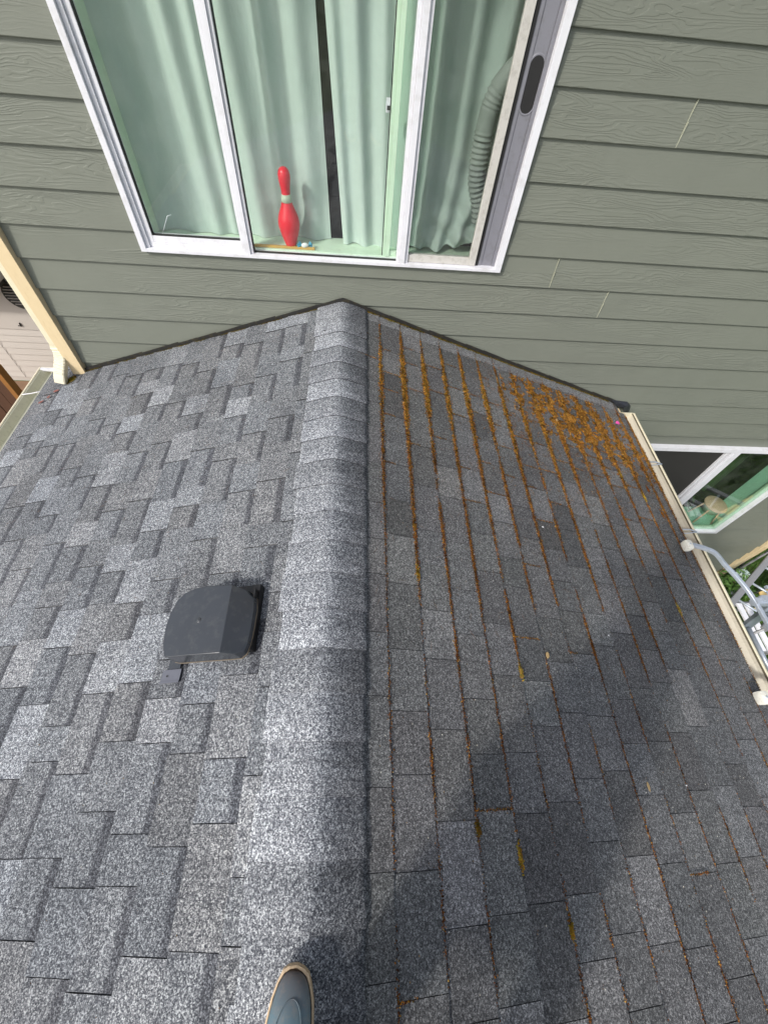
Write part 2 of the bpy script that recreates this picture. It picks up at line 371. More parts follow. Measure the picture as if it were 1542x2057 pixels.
for k in range(-23, 15):
    zb = Z0+k*E; zt = zb+E
    segs = [(XL, XR)]
    for (wx0, wx1, wz0, wz1) in WIN:
        if zt-.01 > wz0 and zb < wz1:
            if zb < wz0-.02:      # notched course: piece under the window stays lower
                continue
            segs = [s2 for s in segs for s2 in ([s] if wx0 > s[1] or wx1 < s[0] else [(s[0], wx0-.001), (wx1+.001, s[1])])]
    if zt < 0:   # hidden behind the lower roof
        xh = -zt/ET-.05
        if zt < -.80: segs = [(max(2.0, a), b) for a, b in segs if b > 2.0]
        else: segs = [s2 for s in segs for s2 in ([(s[0], -xh)] if -xh > s[0] else [])+([(max(xh, s[0]), s[1])] if s[1] > xh else [])] if xh > 0.1 else segs
    for a, b in segs:
        cuts = [a]+[j for j in JO.get(k, []) if a < j < b]+[b]
        for i in range(len(cuts)-1):
            h = E+.012
            for (wx0, wx1, wz0, wz1) in WIN:      # the course that runs under a window is ripped down to its sill
                if zb < wz0 < zt+.012 and not (wx0 > cuts[i+1] or wx1 < cuts[i]): h = wz0-zb-.003
            if h < E:
                full = rects_minus((cuts[i], cuts[i+1], zb, zt+.012), [(q[0], q[1], q[2]-.002, q[3]) for q in WIN])
                # ripped piece across the window plus the ears beside it
                board(cuts[i], cuts[i+1], zb, h)
                for (a2, b2, c2, d2) in full:
                    if d2 > zb+E and b2-a2 > .05:
                        oy = [(a2+.001, .0175*h/E+.0002, zb+h), (b2-.001, .0175*h/E+.0002, zb+h), (b2-.001, .0182, zt+.01), (a2+.001, .0182, zt+.01)]
                        eb = prism('siding_board', [(x-(a2+b2)/2, y, z-(zb+E/2)) for x, y, z in oy], (0, .003, 0), 'siding', wall); eb.location = ((a2+b2)/2, 0, zb+E/2)
            else: board(cuts[i], cuts[i+1], zb, h, .0)
            if i > 0: boxes('caulk_joint', [(cuts[i]-.0020, cuts[i]+.0020, -.0008+.0, .012, zb+.002, zb+E*.55), (cuts[i]-.0018, cuts[i]+.0018, .0075, .014, zb+E*.55, zt)], 'caulk', wall)
hp(box('soffit', -2.4, 6.0, -.82, .02, 2.55, 2.59, 'trim_cream')); hp(box('fascia', -2.4, 6.0, -.85, -.821, 2.48, 2.70, 'trim_cream'))  # unseen eave, deepened to darken the upper wall
# corner boards
cb = hp(box('corner_board', -1.965, -1.877, -.030, .02, -.64, 2.9, 'trim_cream', bev=.002))
cb2 = hp(box('corner_board', -1.984, -1.966, .0, .10, -.655, 2.9, 'trim_cream', bev=.002))
hp(box('corner_board', 5.47, 5.56, -.030, .02, G+.1, 2.9, 'trim_cream', bev=.002))
hp(box('side_wall', -1.955, -1.90, .101, 5, G, 2.9, 'siding')); hp(box('side_wall', 5.49, 5.545, .101, 5, G, 2.9, 'siding'))
hp(box('foundation', -1.9, 5.5, .005, .021, G-.2, G+.12, 'neighbour_trim'))
# dark rooms behind the windows
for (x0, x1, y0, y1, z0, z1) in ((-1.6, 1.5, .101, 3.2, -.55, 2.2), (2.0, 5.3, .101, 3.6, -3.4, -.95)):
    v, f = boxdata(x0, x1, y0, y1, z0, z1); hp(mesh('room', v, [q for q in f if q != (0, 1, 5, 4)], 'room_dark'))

# ---- upper window
uw = hp(mesh('window', *boxdata(-1.141, -1.139, .05, .08, .24, 1.6), 'vinyl_white')); tag(uw, 'large white sliding window with mint curtains behind it')
X0, X1, ZB, ZT = -1.141, .950, .237, 1.619
def wpart(n, b, mat, bev=.0015): return box(n, *b, mat, uw, bev)
boxes('frame', [(X0, X0+.030, -.022, .05, ZB, ZT), (X1-.036, X1, -.022, .05, ZB, ZT), (X0+.030, X1-.036, -.022, .05, ZB, ZB+.018), (X0+.030, X1-.036, -.022, .05, ZT-.035, ZT)], 'vinyl_white', uw, .002)
boxes('inner_frame', [(X0+.031, X0+.050, -.006, .05, ZB+.0185, ZT-.036), (X0+.051, X0+.078, .006, .05, ZB+.0185, ZT-.036),
                      (X0+.079, -.573, -.002, .05, ZB+.0185, ZB+.045), (X0+.079, -.573, .006, .05, ZB+.0455, ZB+.076)], 'vinyl_white', uw, .002)
boxes('mullion', [(-.572, -.556, -.014, .05, ZB+.0185, ZT-.036), (-.5555, -.527, -.018, .05, ZB+.0185, ZT-.036), (-.5265, -.512, -.008, .05, ZB+.0185, ZT-.036)], 'vinyl_white', uw, .0025)
boxes('mullion', [(.317, .334, -.010, .05, ZB+.0185, ZT-.036), (.3345, .366, -.018, .05, ZB+.0185, ZT-.036), (.3665, .384, -.006, .05, ZB+.0185, ZT-.036)], 'vinyl_white', uw, .0025)
boxes('gasket', [(-1.0628, -1.0585, .010, .03, .3135, 1.58), (-.577, -.5725, .010, .03, .3135, 1.58), (-1.058, -.5775, .010, .03, .3135, .317), (-.5118, -.508, .010, .03, .256, 1.58), (-.5075, .3165, .010, .03, .2556, .258)], 'black_rubber', uw)
boxes('sash', [(.3845, .752, .006, .04, ZB+.020, ZB+.058), (.7525, .792, .002, .04, ZB+.020, ZT-.036)], 'vinyl_soiled', uw, .002)
box('gasket', .7925, .812, .012, .05, ZB+.0185, ZT-.036, 'black_rubber', uw)
boxes('jamb', [(.8125, .832, .016, .06, ZB+.0185, ZT-.036), (.8325, .895, .020, .06, ZB+.0185, ZT-.036), (.8955, .9135, .012, .06, ZB+.0185, ZT-.036)], 'jamb_grey', uw, .002)
# oval pull recess in the jamb; its inner shade is a dark plate
oc = (.864, 1.033)
def oval(rx, rz, y, n=28):
    pts = []
    for k in range(n):
        a = 2*pi*k/n; cx = rx*cos(a); cz = rx*sin(a)+(rz-rx)*(1 if sin(a) >= 0 else -1); pts.append((oc[0]+cx, y, oc[1]+cz))
    return pts
a_, b_, c_ = oval(.038, .103, .0195), oval(.035, .099, .0165), oval(.030, .094, .0192)
n = len(a_)
mesh('pull_rim', a_+b_+c_, [(i, (i+1) % n, n+(i+1) % n, n+i) for i in range(n)]+[(n+i, n+(i+1) % n, 2*n+(i+1) % n, 2*n+i) for i in range(n)], 'jamb_grey', uw, True)
prism('pull_shade', oval(.0305, .0945, .0188), (0, .0008, 0), 'black_rubber', uw)
boxes('inner_sash', [(.236, .252, .050, .075, .2625, 1.58), (.2525, .276, .045, .08, .2625, 1.58), (.2765, .316, .055, .08, .2625, .288)], 'vinyl_mint', uw, .002)
box('gasket', .2315, .2355, .052, .07, .2625, 1.58, 'black_rubber', uw)
boxes('latch', [(.212, .231, .050, .072, .895, .945), (.216, .226, .042, .050, .902, .925)], 'vinyl_white', uw, .002)
box('latch', .2165, .2305, .0405, .0415, .906, .922, 'black_rubber', uw)
box('sill', -1.10, .93, .0505, .24, .20, .262, 'vinyl_mint', uw, .002)
boxes('reveal', [(-1.12, -1.088, .051, .21, .263, 1.66), (.915, .94, .061, .21, .263, 1.66), (-1.088, .915, .051, .21, 1.62, 1.66)], 'vinyl_mint', uw)
for (a, b, c, nm, y) in ((-1.064, -.572, .308, 'glass', .020), (-.513, .318, .252, 'glass', .020), (.385, .754, .29, 'glass_screened', .020), (.2765, .3165, .288, 'glass_green', .066)):
    box('pane', a, b, y, y+.004, c, 1.585, nm, uw)

# ---- lower window
lw = hp(mesh('window', *boxdata(2.80, 2.802, .05, .08, -2.6, -1.3), 'vinyl_white')); tag(lw, 'white framed lower window with dark screen on its left half')
A0, A1, B0, B1 = 2.78, 4.585, -2.70, -1.215
boxes('frame', [(A0, A0+.035, -.022, .06, B0, B1), (A1-.030, A1, -.022, .06, B0, B1), (A0+.035, A1-.03, -.022, .06, B0, B0+.035), (A0+.035, A1-.03, -.022, .06, B1-.045, B1)], 'vinyl_white', lw, .002)
boxes('mullion', [(3.655, 3.675, -.012, .06, B0+.0355, B1-.0455), (3.6755, 3.74, -.018, .06, B0+.0355, B1-.0455), (3.62, 3.636, 0, .03, B0+.0355, B1-.0455)], 'vinyl_white', lw, .002)
box('screen', A0+.036, 3.654, .022, .025, B0+.036, B1-.046, 'screen_mesh', lw)
box('pane', 3.741, A1-.031, .018, .022, B0+.036, B1-.046, 'glass_green', lw)
boxes('reveal', [(4.575, 4.60, .061, .26, B0+.0, B1), (2.80, 4.574, .061, .36, B0-.02, B0+.03), (2.80, 4.574, .061, .26, B1-.03, B1)], 'vinyl_teal', lw, .001)
boxes('inner_sash', [(4.52, 4.554, .03, .06, B0+.036, B1-.046), (3.741, 4.519, .03, .06, B0+.036, B0+.065)], 'vinyl_mint', lw, .001)

# ------------------------------------------------------------------ curtains
def curtain(name, mat, xt0, xt1, xb0, xb1, z0, z1, y0, folds, amp, label, nx=150, nz=60, gather=None, yb=0.0, hem=0.0):
    vs = []; fs = []
    for j in range(nz+1):
        v = j/nz; z = z0+(z1-z0)*v
        for i in range(nx+1):
            u = i/nx; x = (xb0+(xb1-xb0)*u)*(1-v)+(xt0+(xt1-xt0)*u)*v
            y = y0+yb*(1-v)**4
            for (c, wd, a, dr) in folds:
                d = (u-c-dr*(1-v))/wd; y -= a*exp(-d*d*1.3)*(.75+.25*v)
            y += amp*.6*noise.noise(Vector((x*3.2, v*.7, 3.1)))+amp*.18*noise.noise(Vector((x*9, v*2.2, 7.7)))+.006*(1-v)*noise.noise(Vector((x*16, v*9, 1.7)))
            zz = z
            if v < .06: zz = z0+(z1-z0)*.06*(v/.06)+hem*noise.noise(Vector((x*8, 0, 0)))
            if gather: x, y, zz = gather(u, v, x, y, zz)
            vs.append((x, y, zz))
    for j in range(nz):
        for i in range(nx): a = j*(nx+1)+i; fs.append((a, a+1, a+nx+2, a+nx+1))
    o = mesh(name, vs, fs, mat, None, True); tag(o, label, 'curtain'); return o
FL = [(.05, .05, .05, 0), (.22, .07, .035, .03), (.36, .05, .055, .02), (.47, .03, .03, .0), (.60, .06, .055, .03), (.76, .035, .05, .01), (.90, .06, .045, .01)]
curtain('curtain', 'curtain_mint', -1.16, -.128, -1.14, -.076, .265, 1.64, .235, FL, .030, 'mint green curtain behind the red pin, left of the dark gap', 190, 60, yb=-.01)
def gath(u, v, x, y, z):
    k = max(0, (u-.42)/.58); t = max(0, 1-v*2.6)     # pulled sideways and down towards the hose
    q = k*t
    y += .020*sin((x*.75+z*1.25)*30+2*noise.noise(Vector((x*6, z*6, 0))))*min(1, q*1.6)-.05*q
    x -= .10*q*t; z += .05*q*t+.010*sin(x*50+z*30)*q
    return x, y, z
FR = [(.03, .035, .035, 0), (.13, .055, .06, .02), (.27, .05, .045, .01), (.40, .06, .06, .0), (.55, .05, .05, .02), (.70, .06, .06, .02), (.86, .05, .05, .0)]
curtain('curtain', 'curtain_mint', -.103, .90, .000, .86, .262, 1.64, .215, FR, .030, 'mint green curtain right of the dark gap, crumpled at its lower right', 240, 120, gather=gath, yb=-.03, hem=.012)
curtain('curtain', 'curtain_green', 4.30, 5.1, 4.45, 5.1, -2.9, -1.20, .85, [(.2, .07, .06, 0), (.5, .06, .06, 0), (.8, .06, .06, 0)], .03, 'olive green curtain inside the lower window', 60, 20)

# ------------------------------------------------------------------ lower roof
roof = hp(mesh('roof', *boxdata(-.02, .02, -4.6, -.005, -.12, -.10), 'shingle_dark')); tag(roof, 'low gable roof of grey asphalt shingles with a mossy right side')
# the roof is a part; slopes, shingles, ridge caps and flashings are its sub-parts
def slope_mat(side):
    m = Matrix.Rotation(TH, 4, 'Y')
    if side < 0: m = Matrix.Rotation(pi, 4, 'Z') @ m
    return m
SM = {1: slope_mat(1), -1: slope_mat(-1)}
DEAVE = 2.385
def variant(nj, seed, flat=False):
    """unit shingle piece: x 0..L downslope (real), y 0..1 (scaled by width), wedge, wavy butt"""
    rr = random.Random(seed); L = .1457; n = 5; vs = []
    for j in range(n+1):
        y = j/n; wob = rr.uniform(-.0016, .0016)*nj; lift = rr.uniform(-.0006, .0012)
        xs = [(-.018, .0002), (.0, .0012), (L*.6, .0034+lift*.4), (L+wob-.0012, .0056+lift), (L+wob, .0046+lift), (L+wob-.0006, .0008)]
        for x, z in xs: vs.append((x, y, z))
    m = 6; fs = []
    for j in range(n):
        for k in range(m-1): a = j*m+k; fs.append((a, a+1, a+m+1, a+m))
    fs += [tuple(range(m-1, -1, -1)), tuple(range(n*m, (n+1)*m))]
    me = bpy.data.meshes.new('shingle'); me.from_pydata(vs, [], fs); me.update()
    bm = bmesh.new(); bm.from_mesh(me); bmesh.ops.recalc_face_normals(bm, faces=bm.faces); bm.to_mesh(me); bm.free()
    return me
VD = [variant(1, s) for s in range(8)]
for m_ in VD: m_.materials.append(MATS['shingle_dark'])
VC = [variant(1, 20+s) for s in range(8)]
for m_ in VC: m_.materials.append(MATS['shingle_clean'])
VB = [variant(.6, 40+s) for s in range(8)]
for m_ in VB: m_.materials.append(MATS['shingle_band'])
simple('asphalt_edge', (.018, .018, .020, 1), .8, .3, 200)      # the cut edges of asphalt shingles are bare black asphalt
for m_ in VD+VC+VB:
    m_.materials.append(MATS['asphalt_edge'])
    for q, p_ in enumerate(m_.polygons):
        if abs(p_.normal.z) < .45: p_.material_index = 1
def place(side, me, d, y, wdt, n, tone, rz=0.0, name='shingle', parent=None, cnt=[0]):
    """d: upper edge down the slope, y: world y of the lower bound of the piece"""
    o = bpy.data.objects.new(name, me); COL.objects.link(o)
    yl = y if side > 0 else -(y+wdt)
    o.matrix_basis = SM[side] @ Matrix.Translation((d, yl, n)) @ Matrix.Rotation(rz, 4, 'Z') @ Matrix.Diagonal((1, wdt, 1, 1))
    o.color = (*tone, 1); o.parent = parent
    return o
def deck(side, y1):
    vs = [(.0, -4.6, -.012), (DEAVE-.02, -4.6, -.012), (DEAVE-.02, y1, -.012), (.0, y1, -.012)]
    if side < 0: vs = [(x, -y, z) for x, y, z in vs]
    vs2 = [(x, y, z-.02) for x, y, z in vs]
    vv = [SM[side] @ Vector(v) for v in vs+vs2]
    return mesh('roof_deck', vv, [(0, 1, 2, 3), (7, 6, 5, 4), (0, 4, 5, 1), (1, 5, 6, 2), (2, 6, 7, 3), (3, 7, 4, 0)], 'flashing_black', roof)
NB = -.0075
slopes = {}
for side in (1, -1):
    slopes[side] = deck(side, .0 if side > 0 else .0)
# right: butt lines at .102+.1457k
YN = -3.36
JP = []   # joints for moss
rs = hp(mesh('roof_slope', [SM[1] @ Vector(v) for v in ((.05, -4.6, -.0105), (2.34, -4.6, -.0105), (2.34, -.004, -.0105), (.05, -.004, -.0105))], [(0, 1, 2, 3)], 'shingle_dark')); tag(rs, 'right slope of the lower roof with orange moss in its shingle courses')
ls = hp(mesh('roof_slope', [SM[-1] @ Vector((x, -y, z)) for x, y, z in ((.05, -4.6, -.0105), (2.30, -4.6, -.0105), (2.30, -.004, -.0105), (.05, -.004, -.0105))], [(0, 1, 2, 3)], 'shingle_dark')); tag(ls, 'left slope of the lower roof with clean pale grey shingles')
bpy.data.objects.remove(slopes[1]); bpy.data.objects.remove(slopes[-1])
nR = nL = 0
STUFF = {1: [], -1: []}
def course(side, k, d, y_near, y_far, wmin, wmax, fn):
    y = y_far; i = 0
    while y > y_near:
        wd = R.uniform(wmin, wmax); wd = min(wd, y-y_near+.02)
        fn(y-wd, wd, i); y -= wd; i += 1
for k in range(0, 16):
    d = .1022+.14566*k
    def f(y, wd, i, d=d, k=k):
        global nR
        t = R.choice((.86, .93, .98, 1.0, 1.04, 1.10, 1.22)) * R.uniform(.97, 1.03)
        if R.random() < .12: t *= .80
        if R.random() < .10: t *= 1.15
        nn = NB+R.uniform(0, .0016)
        tone = (t*R.uniform(.98, 1.02), t, t*R.uniform(.99, 1.03))
        if y+wd < YN: STUFF[1].append((d, y, wd, nn)); return
        if k == 15: d = 2.235; nn = NB-.0030
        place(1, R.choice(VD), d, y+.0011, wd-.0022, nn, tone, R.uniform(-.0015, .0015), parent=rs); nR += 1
        JP.append((d, y, wd))
    wd0 = R.uniform(.085, .12); me0 = R.choice(VD)    # paler starter pieces against the wall
    if d < 2.2: place(1, me0, d, -.012-wd0, wd0-.001, NB+.0005, (1.5, 1.52, 1.56), 0, parent=rs)
    course(1, k, d, -4.5, -.012-wd0, .15, .27, f)
# left laminated courses: recessed lower pieces (with the printed dark band) and proud teeth
for k in range(0, 16):
    d = .085+.14566*k+.004*sin(k*1.7)
    y_far = .205 if d > 2.0 else -.012
    st = [R.random() < .5]
    base_t = R.uniform(.98, 1.10)
    def f(y, wd, i, d=d, k=k):
        global nL
        tooth = (i % 2 == 0) ^ st[0]
        if tooth: t = R.choice((.90, .97, 1.04, 1.12, 1.24, 1.46)); me = R.choice(VC); nn = NB+.0030
        else: t = R.choice((.92, .96, 1.0, 1.05)); me = R.choice(VB); nn = NB+.0004
        t *= R.uniform(.95, 1.05)*base_t
        bl = R.uniform(.99, 1.03)
        tone = (t*(2-bl), t, t*bl)
        if y+wd < YN: STUFF[-1].append((d, y, wd, nn)); return
        if d > 2.2: return
        place(-1, me, d, y+.0010, wd-.0026, nn, tone, R.uniform(-.002, .002), parent=ls); nL += 1
    if k >= 15: continue
    course(-1, k, d, -4.5, y_far, .11, .27, f)
y = .205
while y > YN:
    wd = R.uniform(.16, .3); t = R.uniform(.9, 1.2); place(-1, R.choice(VC), 2.196, y-wd, wd-.001, -.0100, (t, t, t), 0, parent=ls); y -= wd
# the rest of both slopes, behind the photographer, joined
for side, par in ((1, rs), (-1, ls)):
    vs = []; fs = []; n0 = 0
    for (d, y, wd, nn) in STUFF[side]:
        if d > 2.25 and side < 0 or d > 2.32: continue
        q = []
        for x, z in ((-.018, .0002), (0, .0012), (.1457, .0056), (.1451, .0008)):
            for yy in (y+.001, y+wd-.001): q.append(SM[side] @ Vector((d+x, yy if side > 0 else -yy, nn+z)))
        b = len(vs); vs += q
        fs += [(b, b+1, b+3, b+2), (b+2, b+3, b+5, b+4), (b+4, b+5, b+7, b+6), (b, b+2, b+4, b+6), (b+1, b+7, b+5, b+3)]
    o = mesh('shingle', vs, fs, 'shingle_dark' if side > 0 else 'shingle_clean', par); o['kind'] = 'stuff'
print('shingles', nR, nL)
# left roof tail that runs past the house corner
mesh('roof_sheathing', [SM[-1] @ Vector((x, -y, z)) for x, y, z in ((2.06, -.01, -.011), (2.30, -.01, -.011), (2.30, .21, -.011), (2.06, .21, -.011))], [(0, 1, 2, 3)], 'shingle_dark', ls)
# ridge caps
rc = hp(mesh('ridge', [(-.10, -4.6, -.036), (.0, -4.6, -.006), (.10, -4.6, -.036), (-.10, -.004, -.036), (0, -.004, -.006), (.10, -.004, -.036)], [(0, 1, 4, 3), (1, 2, 5, 4)], 'shingle_clean')); tag(rc, 'ridge of bent cap shingles')
TON = [1.4, 1.75, 1.35, 1.3, 1.75, 1.35, 1.75, 1.45, 1.2, 1.45, 1.45, 1.5, 1.55, 1.7, 1.15, 1.5, 1.42, 1.55, 1.2, 1.2, 1.22, 1.15, 1.2, 1.0, 1.1, 1.0, 1.2, 1.0, 1.0, 1.1, 1.0]
def cap(i, y_butt, length, tone, top=False):
    vs = []; wl = -.176+R.uniform(-.010, .010)+.006*sin(i*2.1); wr = .163+R.uniform(-.002, .003); n = 18; rr = .020
    rows = [(y_butt+length, .004), (y_butt+length*.5, .0075), (y_butt+.001, .0105), (y_butt, .0092), (y_butt+.0012, .0030)]
    wob = [R.uniform(-.0012, .0012) for _ in range(n+1)]
    for (y, h) in rows:
        for a in range(n+1):
            s = wl+(wr-wl)*a/n; z = -ET*(sqrt(s*s+rr*rr)-rr*.22)
            vs.append((s*cos(TH)*1.0, y+wob[a]*(1 if h < .1 else 0), z+h+.000))
    fs = [(j*(n+1)+a, j*(n+1)+a+1, (j+1)*(n+1)+a+1, (j+1)*(n+1)+a) for j in range(len(rows)-1) for a in range(n)]
    # side edges
    for a in (0, n):
        b = len(vs)
        for j in range(3): v = vs[j*(n+1)+a]; vs.append((v[0], v[1], v[2]-.008))
        for j in range(2): fs.append((j*(n+1)+a, (j+1)*(n+1)+a, b+j+1, b+j))
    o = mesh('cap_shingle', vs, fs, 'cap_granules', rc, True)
    for p_ in o.data.polygons: p_.use_smooth = abs(p_.normal.y) < .4 and abs(p_.normal.x) < .8
    o.data.materials.append(MATS['asphalt_edge']); nf = (len(rows)-1)*n
    for q, p_ in enumerate(o.data.polygons):
        if (q >= (len(rows)-2)*n and q < nf) or q >= nf: p_.material_index = 1
    o.color = (tone*.98, tone*.995, tone*1.02, 1); return o
yb = -.335; cap(0, yb, .327, TON[0])
for i in range(1, 30):
    nb = -.335-.1432*i; cap(i, nb, .1432+.02, TON[i % len(TON)])
for x, y in ((-.10, -.31), (.115, -.315)):
    lathe('nail', [(.0001, .0), (.005, .0), (.005, .0016), (.002, .002)], 'black_rubber', rc, 10, (x, y, -ET*(sqrt(x*x+.003)-.03)+.0125))
# step flashing along the wall
for side in (1, -1):
    for k in range(0, 17):
        d0 = .03+.1457*k; d1 = d0+.152
        if side < 0 and d0 > 1.97: break
        if side > 0 and d0 > 2.25: break
        hgt = .022+R.uniform(-.003, .004)
        if side < 0: d1 = min(d1, 2.05)
        pts = [(side*d*cos(TH), -d*sin(TH)) for d in (d0, d1)]
        y0 = -.0075-.0008*(k % 2)
        vs = [(pts[0][0], y0, pts[0][1]-.004), (pts[1][0], y0, pts[1][1]-.004), (pts[1][0], y0, pts[1][1]+hgt), (pts[0][0], y0, pts[0][1]+hgt+.003)]
        vs += [(x, y-.0012, z) for x, y, z in vs]
        mesh('flashing', vs, [(0, 1, 2, 3), (7, 6, 5, 4), (0, 4, 5, 1), (2, 6, 7, 3), (1, 5, 6, 2), (0, 3, 7, 4)], 'flashing_black', roof)
mesh('flashing', [(-.05, -.0105, -.022), (.05, -.0105, -.022), (.05, -.0105, .010), (0, -.0105, .0245), (-.05, -.0105, .010), (-.05, -.0088, -.022), (.05, -.0088, -.022), (.05, -.0088, .010), (0, -.0088, .0245), (-.05, -.0088, .010)], [(0, 1, 2, 3, 4), (9, 8, 7, 6, 5)]+[(i, (i+1) % 5, 5+(i+1) % 5, 5+i) for i in range(5)], 'flashing_black', roof)
tri = mesh('kickout_flashing', [(2.16, -.010, -.700), (2.30, -.010, -.712), (2.345, -.012, -.745), (2.385, -.018, -.86), (2.33, -.055, -.84), (2.26, -.06, -.735), (2.20, -.05, -.722), (2.30, -.035, -.735)],
           [(0, 1, 7, 6), (1, 2, 7), (2, 3, 4, 7), (7, 4, 5), (6, 7, 5)], 'kickout_black', roof)
tri.modifiers.new('s', 'SOLIDIFY').thickness = .002
# fascia, soffit and the room under the roof
hp(box('fascia', 2.235, 2.26, -4.6, -.02, -.95, -.775, 'trim_cream')); hp(box('fascia', -2.235, -2.21, -4.6, .2, -.95, -.775, 'trim_cream'))
hp(boxes('lower_wall', [(1.95, 2.0, -4.4, -.005, G, -.80), (-2.0, -1.95, -4.4, -.03, G, -.80), (-1.95, 1.95, -4.4, -4.35, G, -.85), (-2.2, 2.2, -4.39, -.03, -.97, -.955)], 'siding'))
# gutters
def gutter(side, y0, y1, mat_in, mat_out, label):
    sx = side; xi, xo = 2.262, 2.385; zt = -.785; zb = -.865 if side > 0 else -.835
    g = hp(mesh('gutter', *boxdata(*(sorted((sx*2.261, sx*2.263))), y0+.01, y1-.01, -.87, -.79), mat_out)); tag(g, label)
    prof = [(xi, zt), (xi, zb), (xi+.075, zb), (xi+.088, zb+.02), (xo-.018, zb+.045), (xo-.012, zt-.004), (xo-.004, zt+.002), (xo+.006, zt-.006), (xo+.006, zt-.016),
            (xo+.004, zt-.016), (xo+.004, zt-.008), (xo-.003, zt-.001), (xo-.009, zt-.006)]
    outer = [(xi, zt), (xi, zb), (xi+.075, zb), (xi+.090, zb+.02), (xo-.016, zb+.045), (xo-.010, zt-.006)]
    inner = [(xi+.002, zt), (xi+.002, zb+.002), (xi+.073, zb+.002), (xi+.086, zb+.022), (xo-.018, zb+.047), (xo-.013, zt-.002)]
    lip = [(xo-.013, zt-.002), (xo-.006, zt+.003), (xo+.004, zt), (xo+.006, zt-.012), (xo+.001, zt-.014), (xo-.010, zt-.006)]
    def sweep(nm, pr, mat, closed=False, ya=y0, yb_=y1, ns=14):
        vs = []; fs = []; m = len(pr)
        for j in range(ns+1):
            y = ya+(yb_-ya)*j/ns
            for x, z in pr: vs.append((sx*(x+.0015*noise.noise(Vector((y*1.3, side*3, 0)))), y, z+.0015*noise.noise(Vector((y*1.1, 5, 0)))))
        for j in range(ns):
            for q in range(m if closed else m-1): fs.append((j*m+q, j*m+(q+1) % m, (j+1)*m+(q+1) % m, (j+1)*m+q))
        return mesh(nm, vs, fs, mat, g)
    sweep('trough', outer+inner[::-1], mat_in, True); sweep('lip', lip, mat_out, True)
    ep = [(x, z) for x, z in outer]+[(xo-.01, zt+.002), (xi, zt+.002)]
    for yy in (y0-.003, y1):
        prism('end_cap', [(sx*x, yy, z) for x, z in ep], (0, .004, 0), mat_out, g)
    sweep('shade_line', [(xo-.0185, zt-.0085), (xo-.0120, zt-.0025), (xo-.0125, zt-.0008), (xo-.0190, zt-.0065)], 'lip_shade', True)  # dark strip painted for the shadow line inside the lip
    return g
simple('lip_shade', lin(84, 76, 60), .9, .3, 60)
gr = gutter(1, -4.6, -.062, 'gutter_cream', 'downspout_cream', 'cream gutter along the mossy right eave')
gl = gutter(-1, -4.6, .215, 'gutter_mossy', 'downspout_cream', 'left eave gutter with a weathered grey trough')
box('end_cap', -2.385, -2.262, .190, .214, -.802, -.784, 'vinyl_white', gl, .002)
for y in (-.606, -1.201, -3.0):
    tube('hanger', [(2.250, y, -.768), (2.30, y+.006, -.775), (2.34, y+.004, -.772), (2.388, y-.01, -.778)], .0045, 'aluminium', gr, 8)
    tube('hanger', [(2.250, y-.02, -.77), (2.30, y-.024, -.778), (2.35, y-.018, -.776), (2.388, y-.012, -.779)], .0035, 'aluminium', gr, 8)
for y in (-.10, -1.2, -2.4):
    tube('hanger', [(-2.235, y+.012, -.762), (-2.27, y+.010, -.770), (-2.31, y, -.776), (-2.372, y-.004, -.784)], .009, 'vinyl_white', gl, 8, ry=.004, up=(1, 0, 0.01))
# downspout with its elbow
ds = hp(mesh('downspout', *boxdata(-1.998, -1.972, .0, .03, -.2, 2.50), 'downspout_cream')); tag(ds, 'cream downspout ending in a crimped elbow on the left slope')
tube('pipe', [(-1.985, .012, 2.53), (-1.985, .012, .2), (-1.985, .012, -.44)], .0185, 'downspout_cream', ds, square=True, ry=.034, up=(1, 0, 0))
el = [(-1.985, .010, -.42), (-1.986, .002, -.48), (-1.993, -.022, -.525), (-2.004, -.055, -.565), (-2.018, -.088, -.610), (-2.028, -.108, -.655)]
pth = catmull(el, 10); rad = [.0225+(.0042 if (i % 4 < 2 and 3 < i < 40) else 0) for i in range(len(pth))]
tube('elbow', pth, rad, 'downspout_cream', ds, square=True, ry=.036, up=(1, 0, 0), cap=False)
tube('elbow_mouth', pth[-3:], .0195, 'black_rubber', ds, square=True, ry=.030, up=(1, 0, 0))

# ------------------------------------------------------------------ roof vent
def RL(d, y, n=0): return SM[-1] @ Vector((d, -y, n))
vent = empty('roof_vent', RL(.40, -2.09), 'black plastic hooded roof vent standing on the pale left slope', 'roof vent')
vi = Matrix.Translation(-Vector(vent.location))
def vm(name, pts, fs, mat, smooth=False):
    o = mesh(name, [vi @ Vector(p_) for p_ in pts], fs, mat, vent, smooth); return o
S_ = 1/cos(TH)
top = [(-.520, -2.205), (-.537, -2.160), (-.545, -2.100), (-.540, -2.045), (-.526, -2.000), (-.500, -1.972), (-.460, -1.958), (-.410, -1.955), (-.360, -1.960), (-.312, -1.965), (-.275, -1.978), (-.252, -2.005), (-.246, -2.05), (-.247, -2.115), (-.250, -2.170), (-.258, -2.200), (-.275, -2.214), (-.312, -2.214), (-.42, -2.211), (-.50, -2.210)]
n = len(top); cx, cy = -.39, -2.09
def ring(s, nrm, k=0):
    return [RL(-(cx+(x-cx)*s)*S_, cy+(y-cy)*s, nrm-(.050*max(0, (x+.312)/.066) if (k and x > -.312) else 0)) for x, y in top]
r0 = ring(1.0, .031); r1 = ring(1.035, .031); r2 = ring(1.028, .052); r3 = ring(1.0, .1035, 1)
vs = r0+r1+r2+r3; fs = [(j*n+i, j*n+(i+1) % n, (j+1)*n+(i+1) % n, (j+1)*n+i) for j in range(3) for i in range(n)]
iA = [i for i in range(n) if top[i][0] <= -.3119]; iB = [i for i in range(n) if top[i][0] >= -.3121]
